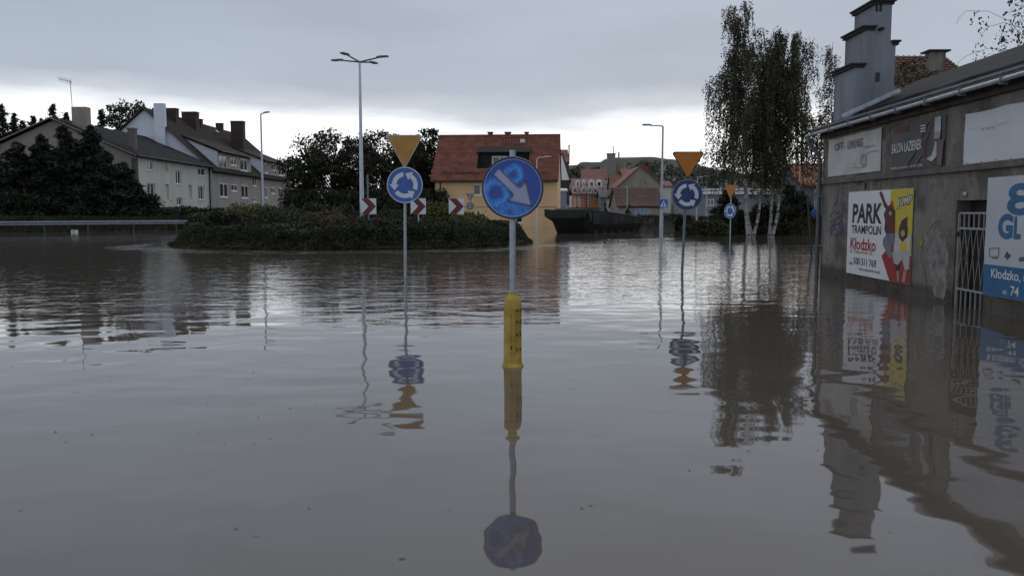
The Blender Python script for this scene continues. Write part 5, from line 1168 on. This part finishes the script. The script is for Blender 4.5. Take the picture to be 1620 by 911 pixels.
def board(name, label, cat, s0, s1, z0, z1, m, wave=0.0, d0=.006, th=.018, group=None):
    t = thing(name, label, cat, fb_.p((s0 + s1) / 2, z0, .0), group, world=True)
    n = 18 if wave else 1; b = MB(); nz__ = 6 if wave else 1
    idx = {}
    for i in range(n + 1):
        for j in range(nz__ + 1):
            s_, z_ = s0 + (s1 - s0) * i / n, z0 + (z1 - z0) * j / nz__
            dd = d0 + th + wave * (math.sin(i * 1.3 + j * .8) * .5 + math.sin(i * .6 - j * 1.7) * .5) * (1 if 0 < i < n else .4)
            zz = z_ - (wave * 1.6 * math.sin(math.pi * ((i * 3.0 / n) % 1)) if j == nz__ else 0)
            b.v.append(tuple(fb_.p(s_, zz, dd))); idx[i, j] = len(b.v) - 1
    for i in range(n):
        for j in range(nz__): b.f.append((idx[i, j], idx[i + 1, j], idx[i + 1, j + 1], idx[i, j + 1]))
    o = b.build('banner' if wave else 'panel', m, t, bool(wave))
    k = MB().fbox(fb_, s0 + .004, s1 - .004, z0 + .004, z1 - .03 - wave * 2, 0.001, d0 + .001).build('backing', sign_back, t)
    return t
ink = mat('black_ink', (.012, .012, .013), .6, .1); white_ink = mat('white_ink', (.62, .63, .64), .6, .05)
z1_, z2_ = Px(1300, 180, 7.3636), Px(1320, 280, 5.0625); z3_ = Px(1480, 270, 3.793)
def qbox(q): h = [fb_.hit(*p) for p in q]; return (h[0][0] + h[3][0]) / 2, (h[1][0] + h[2][0]) / 2, (h[2][1] + h[3][1]) / 2, (h[0][1] + h[1][1]) / 2
# faded white banner: OFT- UNING
b = qbox([(1313.5, 220), (1397.5, 203), (1394, 271.5), (1310.5, 279.5)])
t = board('banner', 'faded whitish banner with nearly washed out lettering at the downpipe', 'banner', *b, mat('faded_banner', (.46, .455, .45), .7, .12, 1.5, c2=(.56, .55, .53)), wave=.008, group='banners under the eaves')
faded = mat('faded_ink', (.19, .18, .18), .8, .15); faint = mat('faint_ink', (.27, .265, .265), .8, .15)
DB = .042
lettering(t, fb_, 'OFT-', z1_.box(170, 285, 340, 425), faded, DB, .012); lettering(t, fb_, 'UNING', z1_.box(320, 497, 300, 398), faded, DB, .02, .25)
lettering(t, fb_, 'TUNING · CAR', z1_.box(500, 640, 366, 398), faint, DB); lettering(t, fb_, 'tel.', z1_.box(385, 412, 560, 595), faint, DB); lettering(t, fb_, '074', z1_.box(370, 425, 618, 640), faint, DB)
def stroke(parent, px, pts, r_, m, d, name='printed_line'):
    return MB().tube([fb_.p(*px(x, y), d) for x, y in pts], r_, 4).build(name, m, parent)
for (cx_, cy_, rx_, ry_) in ((508, 545, 34, 72), (508, 548, 20, 46)): stroke(t, z1_, [(cx_ + rx_ * math.cos(a), cy_ + ry_ * math.sin(a)) for a in np.linspace(0, 6.283, 22)], .006, faint, DB - .003)
stroke(t, z1_, [(430, 630), (470, 628), (545, 608)], .005, faint, DB - .003); stroke(t, z1_, [(530, 480), (580, 445), (650, 425), (690, 445)], .005, faint, DB - .003)
# dark bathroom banner
b = qbox([(1415, 200.5), (1498.5, 183), (1496, 263.5), (1411, 272)])
t = board('banner', 'dark bathroom showroom banner reading SALON ŁAZIENEK', 'banner', *b, mat('dark_banner', (.030, .029, .033), .45, .2, 2, c2=(.05, .048, .052)), wave=.008, group='banners under the eaves')
lettering(t, fb_, 'SALON ŁAZIENEK', z1_.box(845, 1195, 325, 440), white_ink, DB + .004, .006); lettering(t, fb_, 'WIRANO', z1_.box(862, 1028, 150, 228), mat('dull_red_ink', (.22, .03, .035), .7), DB + .004, .01)
lettering(t, fb_, 'Kłodzko ul. Łużycka 5   tel. 601 70 40', z1_.box(832, 1200, 600, 640), white_ink, DB + .004)
for k2 in range(3): z1_.shape(t, [(1178, 140 + k2 * 32), (1240, 128 + k2 * 32), (1240, 140 + k2 * 32), (1178, 153 + k2 * 32)], white_ink, DB)
stk = mat('banner_streak', (.085, .078, .08), .6); [z1_.shape(t, q, stk, DB - .004) for q in ([(975, 610), (1010, 600), (1130, 430), (1100, 430)], [(1095, 595), (1120, 590), (1200, 470), (1180, 460)], [(1150, 300), (1172, 298), (1270, 90), (1255, 95)])]
pale = mat('porcelain_print', (.40, .44, .50), .6, .05); brn = mat('brown_print', (.12, .09, .088), .6, .1)
z1_.shape(t, [(1345, 45), (1420, 26), (1412, 210), (1338, 218)], pale, DB - .002); z1_.shape(t, [(1338, 222), (1411, 214), (1402, 290), (1335, 296)], mat('cream_print', (.30, .29, .24), .6), DB - .002)
z1_.shape(t, [(1352, 312), (1450, 308), (1420, 600), (1372, 600)], brn, DB - .002); z1_.shape(t, [(1245, 525), (1305, 490), (1330, 420), (1350, 320), (1368, 330), (1365, 500), (1310, 560)], mat('sink_print', (.42, .41, .39), .6), DB + .001)
stroke(t, z1_, [(1330, 45), (1270, 230), (1210, 400), (1218, 530), (1345, 625), (1412, 620)], .006, mat('red_line', (.30, .10, .10), .6), DB); stroke(t, z1_, [(1312, 55), (1195, 400), (1205, 540), (1330, 630)], .004, mat('red_line', (.30, .10, .10), .6), DB)
# blank white banner
b = qbox([(1531, 180), (1620, 161), (1620, 253), (1524.5, 262.5)])
t = board('banner', 'large blank white banner tied with eyelets under the eaves', 'banner', b[0], b[0] + 3.6, b[2], b[3], mat('blank_banner', (.58, .60, .64), .65, .05, 1.5), wave=.012, group='banners under the eaves')
for k2 in range(5): MB().lathe([(.012, 0), (.016, .004), (.012, .008)], fb_.p(b[0] + .03, b[2] + .06 + (b[3] - b[2] - .14) * k2 / 4, .05), 8).build('eyelet', black_metal, t)
for k2 in range(8): MB().lathe([(.012, 0), (.016, .004), (.012, .008)], fb_.p(b[0] + .2 + k2 * .42, b[2] + .03, .05), 8).build('eyelet', black_metal, t)
lettering(t, fb_, '· · · - - - · · ·', fb_.rect(1538, 198, 1598, 204), mat('ghost_ink', (.33, .34, .37), .7), .055)
# trampoline park board
b = qbox([(1347.5, 303.5), (1451, 298), (1439, 449), (1337.5, 431.5)])
t = board('advert_board', 'white and yellow trampoline park board reading PARK TRAMPOLIN', 'board', *b, mat('board_white', (.66, .66, .68), .5, .04, 2))
D2 = .028; yel = mat('print_yellow', (.52, .42, .025), .5, .06); redp = mat('print_red', (.30, .022, .018), .5, .06)
P2 = lambda pts, m, d, n='printed_shape': z2_.shape(t, pts, m, d, n)
s1b, z0b, z1b = b[1] - .004, b[2] + .004, b[3] - .004
def edge(x, y): s_, z_ = z2_(x, y); return min(s_, s1b), max(min(z_, z1b), z0b)
def P2e(pts, m, d, n='printed_shape'): return MB().poly([fb_.p(*edge(x, y), d) for x, y in pts]).build(n, m, t)
P2e([(468, 60), (690, 60), (690, 620), (480, 610), (445, 380)], yel, D2); P2e([(388, 632), (420, 592), (480, 612), (690, 640), (690, 900), (450, 880)], redp, D2 + .001); P2e([(478, 185), (500, 300), (497, 612), (450, 606), (436, 260)], redp, D2 + .002)
dk_ = mat('print_dark', (.035, .022, .022), .6, .2); hood = mat('print_maroon', (.085, .018, .018), .6, .2); jean = mat('print_denim', (.14, .16, .21), .6, .2); skin = mat('print_skin', (.36, .24, .17), .6); wht = mat('print_pale', (.46, .45, .43), .6, .1)
P2([(372, 128), (388, 112), (404, 150), (418, 195), (440, 232), (432, 262), (412, 240), (392, 180)], hood, D2 + .004, 'printed_dancer'); P2([(432, 235), (462, 225), (500, 268), (496, 380), (492, 460), (430, 470), (412, 420), (418, 350), (408, 300)], hood, D2 + .003, 'printed_dancer')
P2([(465 + 30 * math.cos(a), 285 + 38 * math.sin(a)) for a in np.linspace(0, 6.28, 16)[:-1]], dk_, D2 + .005, 'printed_dancer'); P2([(462 + 13 * math.cos(a), 292 + 20 * math.sin(a)) for a in np.linspace(0, 6.28, 12)[:-1]], skin, D2 + .006, 'printed_dancer')
P2([(430, 455), (492, 450), (494, 520), (470, 560), (478, 640), (455, 652), (428, 600), (400, 545), (402, 500)], jean, D2 + .004, 'printed_dancer')
P2([(500, 480), (512, 430), (525, 480), (600, 492), (622, 460), (634, 470), (618, 560), (612, 650), (484, 642), (490, 560)], wht, D2 + .005, 'printed_jumper'); P2([(538, 520), (592, 515), (592, 605), (542, 605)], yel, D2 + .006, 'printed_jumper')
P2([(535, 400), (555, 345), (600, 318), (596, 380), (602, 430), (592, 490), (560, 520), (535, 490), (530, 440)], dk_, D2 + .007, 'printed_jumper'); P2([(563 + 17 * math.cos(a), 452 + 27 * math.sin(a)) for a in np.linspace(0, 6.28, 14)[:-1]], skin, D2 + .008, 'printed_jumper')
P2([(476, 605), (545, 590), (620, 600), (612, 740), (576, 748), (560, 662), (532, 690), (522, 706), (492, 690)], mat('print_grey_white', (.38, .38, .39), .6, .1), D2 + .007, 'printed_jumper'); P2([(508, 700), (530, 700), (532, 832), (516, 834)], skin, D2 + .006, 'printed_jumper'); P2([(566, 752), (594, 750), (580, 840), (556, 838)], skin, D2 + .006, 'printed_jumper'); P2([(500, 690), (535, 690), (530, 752), (505, 752)], dk_, D2 + .0065, 'printed_jumper')
lettering(t, fb_, 'PARK', z2_.box(155, 392, 212, 372), ink, D2, .03, .05); lettering(t, fb_, 'TRAMPOLiN', z2_.box(147, 386, 388, 458), ink, D2, .018)
lettering(t, fb_, 'Kłodzko', z2_.box(138, 342, 492, 588), mat('print_red_text', (.33, .02, .018), .5), D2, .02); lettering(t, fb_, 'ul. Objazdowa 20', z2_.box(135, 315, 588, 622), mat('print_olive', (.30, .25, .06), .6), D2, .01)
lettering(t, fb_, 'tel.', z2_.box(128, 155, 672, 700), ink, D2, .006); lettering(t, fb_, '500 311 769', z2_.box(163, 344, 654, 712), ink, D2, .012); lettering(t, fb_, 'www.jumpworld.com.pl', z2_.box(204, 374, 736, 768), ink, D2)
bj = z2_.box(515, 638, 168, 262); lettering(t, fb_, 'JUMP', bj, ink, D2 + .004, .075, .1, .06); lettering(t, fb_, 'JUMP', (bj[0] + .02, bj[1] - .02, bj[2] + .018, bj[3] - .018), white_ink, D2 + .006, .012, .1, .06)
for k2 in range(4): MB().lathe([(.012, 0), (.012, .004)], fb_.p(b[0] + .03 if k2 % 2 else b[1] - .03, b[2] + .04 if k2 < 2 else b[3] - .04, D2 - .004), 8).build('screw', galv_dark, t)
# blue and white board at the right
b = qbox([(1568.5, 281), (1620, 277.5), (1620, 475), (1554, 466)])
t = board('advert_board', 'tall white and blue board with big blue lettering beside the gated door', 'board', b[0], b[0] + 2.3, b[2], b[3], mat('board_white_cool', (.46, .48, .51), .5, .05, 2))
bl = mat('print_blue', (.018, .115, .25), .5, .1); zbl = z3_(410, 572)[1]
MB().poly([fb_.p(b[0] + .004, b[2] + .004, D2), fb_.p(b[0] + 2.296, b[2] + .004, D2), fb_.p(b[0] + 2.296, zbl, D2), fb_.p(b[0] + .004, zbl, D2)]).build('blue_field', bl, t)
e_ = z3_.box(442, 600, 75, 268); lettering(t, fb_, 'Ɛ', e_, bl, D2, .045); g_ = z3_.box(386, 476, 258, 412); lettering(t, fb_, 'G', g_, bl, D2, .05); l_ = z3_.box(482, 524, 275, 412); lettering(t, fb_, 'L', l_, bl, D2, .05); 
lettering(t, fb_, 'Kłodzko, ul.', (lambda q: (q[0], q[1], q[2], q[3]))(z3_.box(345, 590, 600, 668)), white_ink, D2 + .003, .012); lettering(t, fb_, 'tel.', z3_.box(414, 442, 712, 740), white_ink, D2 + .003, .006); lettering(t, fb_, '74', z3_.box(462, 513, 695, 754), white_ink, D2 + .003, .014)
ic = mat('icon_grey', (.10, .11, .13), .6)
stroke(t, z3_, [(336, 466), (392, 464), (390, 515), (334, 514), (336, 466)], .006, ic, D2, 'icon_line'); stroke(t, z3_, [(350, 524), (384, 525)], .008, ic, D2, 'icon_line'); z3_.shape(t, [(420, 525), (440, 482), (452, 500), (466, 508), (440, 538), (436, 520)], mat('icon_blue', (.03, .07, .14), .6), D2, 'icon'); z3_.shape(t, [(512, 520), (560, 515), (560, 545), (512, 545)], ic, D2, 'icon')
# gate
gt = thing('door_gate', 'folding white scissor gate across the dark doorway', 'gate', fb_.p((door[0] + door[1]) / 2, -.6, 0), world=True)
wg = mat('gate_white', (.29, .29, .28), .5, .12, 8)
zg = [z3_(200, y)[1] for y in (255, 348, 722, 815)]; g0, g1 = door[0] + .03, door[1] - .02; DG = -.05
for s_ in (g0, g1): MB().fbox(fb_, s_ - .018, s_ + .018, -.85, zg[0], DG - .018, DG + .018).build('upright', wg, gt)
for z_ in (zg[0], zg[1], zg[2]): MB().fbox(fb_, g0 + .018, g1 - .018, z_ - .016, z_ + .016, DG - .014, DG + .014).build('rail', wg, gt)
for k2 in range(1, 6):
    s_ = g0 + (g1 - g0) * k2 / 6
    MB().fbox(fb_, s_ - .009, s_ + .009, zg[1] + .016, zg[0] - .016, DG - .009, DG + .009).build('bar', wg, gt); MB().fbox(fb_, s_ - .009, s_ + .009, -.8, zg[2] - .016, DG - .009, DG + .009).build('bar', wg, gt)
for k2 in range(5):
    sa = g0 + (g1 - g0) * (k2 + .35) / 5; sb_ = sa + (g1 - g0) * .14
    MB().tube([fb_.p(sa - .07, zg[2], DG + .004), fb_.p(sb_, zg[1], DG + .004)], .006, 6).build('scissor_bar', wg, gt); MB().tube([fb_.p(sb_ - .01, zg[2], DG - .012), fb_.p(sa - .08, zg[1], DG - .012)], .006, 6).build('scissor_bar', wg, gt)
MB().fbox(fb_, g0 - .03, g0 + .035, z3_(110, 380)[1] - .04, z3_(110, 380)[1] + .04, DG + .01, DG + .03).build('lock', black_metal, gt)
dd_ = MB().fbox(fb_, door[0] + .01, door[1] - .01, -.85, door[3] - .01, -.27, -.24).build('door', mat('door_black', (.012, .011, .011), .7), shop)
lb_ = thing('wall_lamp', 'tiny white knob above the gated doorway', 'lamp', fb_.p(*fb_.hit(1530, 307), 0), world=True); q = fb_.p(*fb_.hit(1530, 307), .03); MB().lathe([(.012, -.03), (.03, -.02), (.035, 0), (.025, .025), (.008, .035)], q, 12).build('globe', mat('knob_white', (.45, .45, .45), .5), lb_, True); MB().fbox(fb_, fb_.hit(1530, 307)[0] - .012, fb_.hit(1530, 307)[0] + .012, q.z - .012, q.z + .012, 0, .02).build('bracket', galv_dark, lb_)
# graffiti tag
ga = thing('graffiti_tag', 'looping purple graffiti scrawl on the wall beside the downpipe', 'graffiti', fb_.p(*fb_.hit(1322, 350), 0), world=True); pur = mat('purple_paint', (.085, .045, .17), .7, .2)
gz = Px(1280, 180, 2.847); rr_ = random.Random(5)
loops = [[(120, 400), (108, 425), (118, 450), (136, 440), (138, 410), (124, 395), (116, 415)], [(95, 470), (110, 440), (135, 445), (150, 465), (140, 490), (110, 500), (100, 485), (130, 470), (160, 460)], [(92, 520), (120, 500), (155, 505), (148, 530), (115, 545), (98, 530), (125, 515), (160, 525)], [(100, 550), (118, 505), (122, 560), (140, 500), (146, 550), (158, 495)], [(140, 400), (155, 420), (150, 450), (125, 470), (105, 510)]]
for L_ in loops:
    P = [fb_.p(*gz(x, y), .002) for x, y in L_]; Q_ = []
    for i in range(len(P) - 1):
        p0, p1, p2, p3 = P[max(i - 1, 0)], P[i], P[i + 1], P[min(i + 2, len(P) - 1)]
        for u in np.linspace(0, 1, 6)[:-1]: Q_.append(.5 * ((2 * p1) + (-p0 + p2) * u + (2 * p0 - 5 * p1 + 4 * p2 - p3) * u * u + (-p0 + 3 * p1 - 3 * p2 + p3) * u ** 3))
    MB().tube(Q_ + [P[-1]], .009, 4).build('paint_stroke', pur, ga)

# ------------------------------------------------------------------ behind the shop roof
t, fr, W, ez, ro_ = town_house('tiled_house', 'orange tiled roof with a square chimney rising behind the shop', 1447, 1560, 34, 158, 97, 8, stone_grey, mat('orange_tiles', (.13, .055, .038), .85, .3, 2), group=None, over=.2)
rzt = on_y(1500, 97, 38).z; tp = MB(); tile_plane(tp, fr.p(-.2, ez + .1, .2), fr.p(W + .2, ez + .1, .2), fr.p(-.2, rzt + .2, -4), fr.p(W + .2, rzt + .2, -4), 13, 16, .05, .05, 4); tp.build('roof_tiles', mat('orange_tiles', (.2, .075, .042)), ro_)['kind'] = 'stuff'
q = on_y(1480, 84, 36.3); brick_chimney(t, q.x, 36.3, q.z - 2.2, q.z, .62, .5, mat('stained_chimney', (.14, .125, .11), .9, .35, 3, c2=(.24, .22, .19), streak=True), False); MB().box((q.x, 36.3, q.z + .04), (.9, .8, .07)).build('chimney_slab', capm, t)
p = on_y(1436, 62, 30); broad_tree('small_tree', 'airy small tree between chimney and orange tiled roof', (p.x, 30, .2), p.z - .2, 1.15, 1, mid_leaf, leaf=.10, clumps=40, per=48, crown_lo=.45, seed=55, trunk_r=.08)
p = on_y(1690, 100, 25); birch('birch beyond the shop roof with twigs hanging into view', (p.x, 25, .2), (-.3, 0), 9.2, 2.5, 170, 260, zlo=5, r0=.1, per=20, leafL=.10, limb=.4)

# ------------------------------------------------------------------ grass on the banks
n = 70000; X = np.where(rng.random(n) < .62, rng.uniform(-66, -14, n), rng.uniform(13, 48, n)); Yb = np.interp(X, SHX, SHY) + rng.uniform(-.8, 9, n)
Z = ground_z(X, Yb); k = Z > -.12; X, Yb, Z = X[k], Yb[k], Z[k]
D = np.stack([rng.normal(size=len(X)) * .35, rng.normal(size=len(X)) * .35, np.ones(len(X))], -1)
V, Q = leaf_mesh(np.stack([X, Yb, Z + .14], -1), .42, .05, dirs=D); gg = fast('bank_grass', V, Q, leafmat('bank_grass', (.020, .024, .010), (.042, .044, .018), .6)); gg['kind'] = 'stuff'; gg['label'] = 'rough dark grass along the banks at the water edge'

# flecks of leaf litter drifting on the water
n = 260; X = rng.uniform(-9, 8, n); Yd = 3.2 + rng.gamma(2.0, 3.0, n); k = (X < 6.5 + .0 * Yd) & (Yd < 30)
X, Yd = X[k], Yd[k]; C = np.stack([X, Yd, np.full(len(X), .006)], -1); V, Q = leaf_mesh(C, .035, .012); V[:, 2] = .004 + (V[:, 2] - .006) * .1
fl = fast('floating_litter', V, Q, mat('wet_litter', (.035, .028, .02), .6, .3, 3)); fl['kind'] = 'stuff'; fl['label'] = 'tiny leaf litter flecks drifting on the flood water'
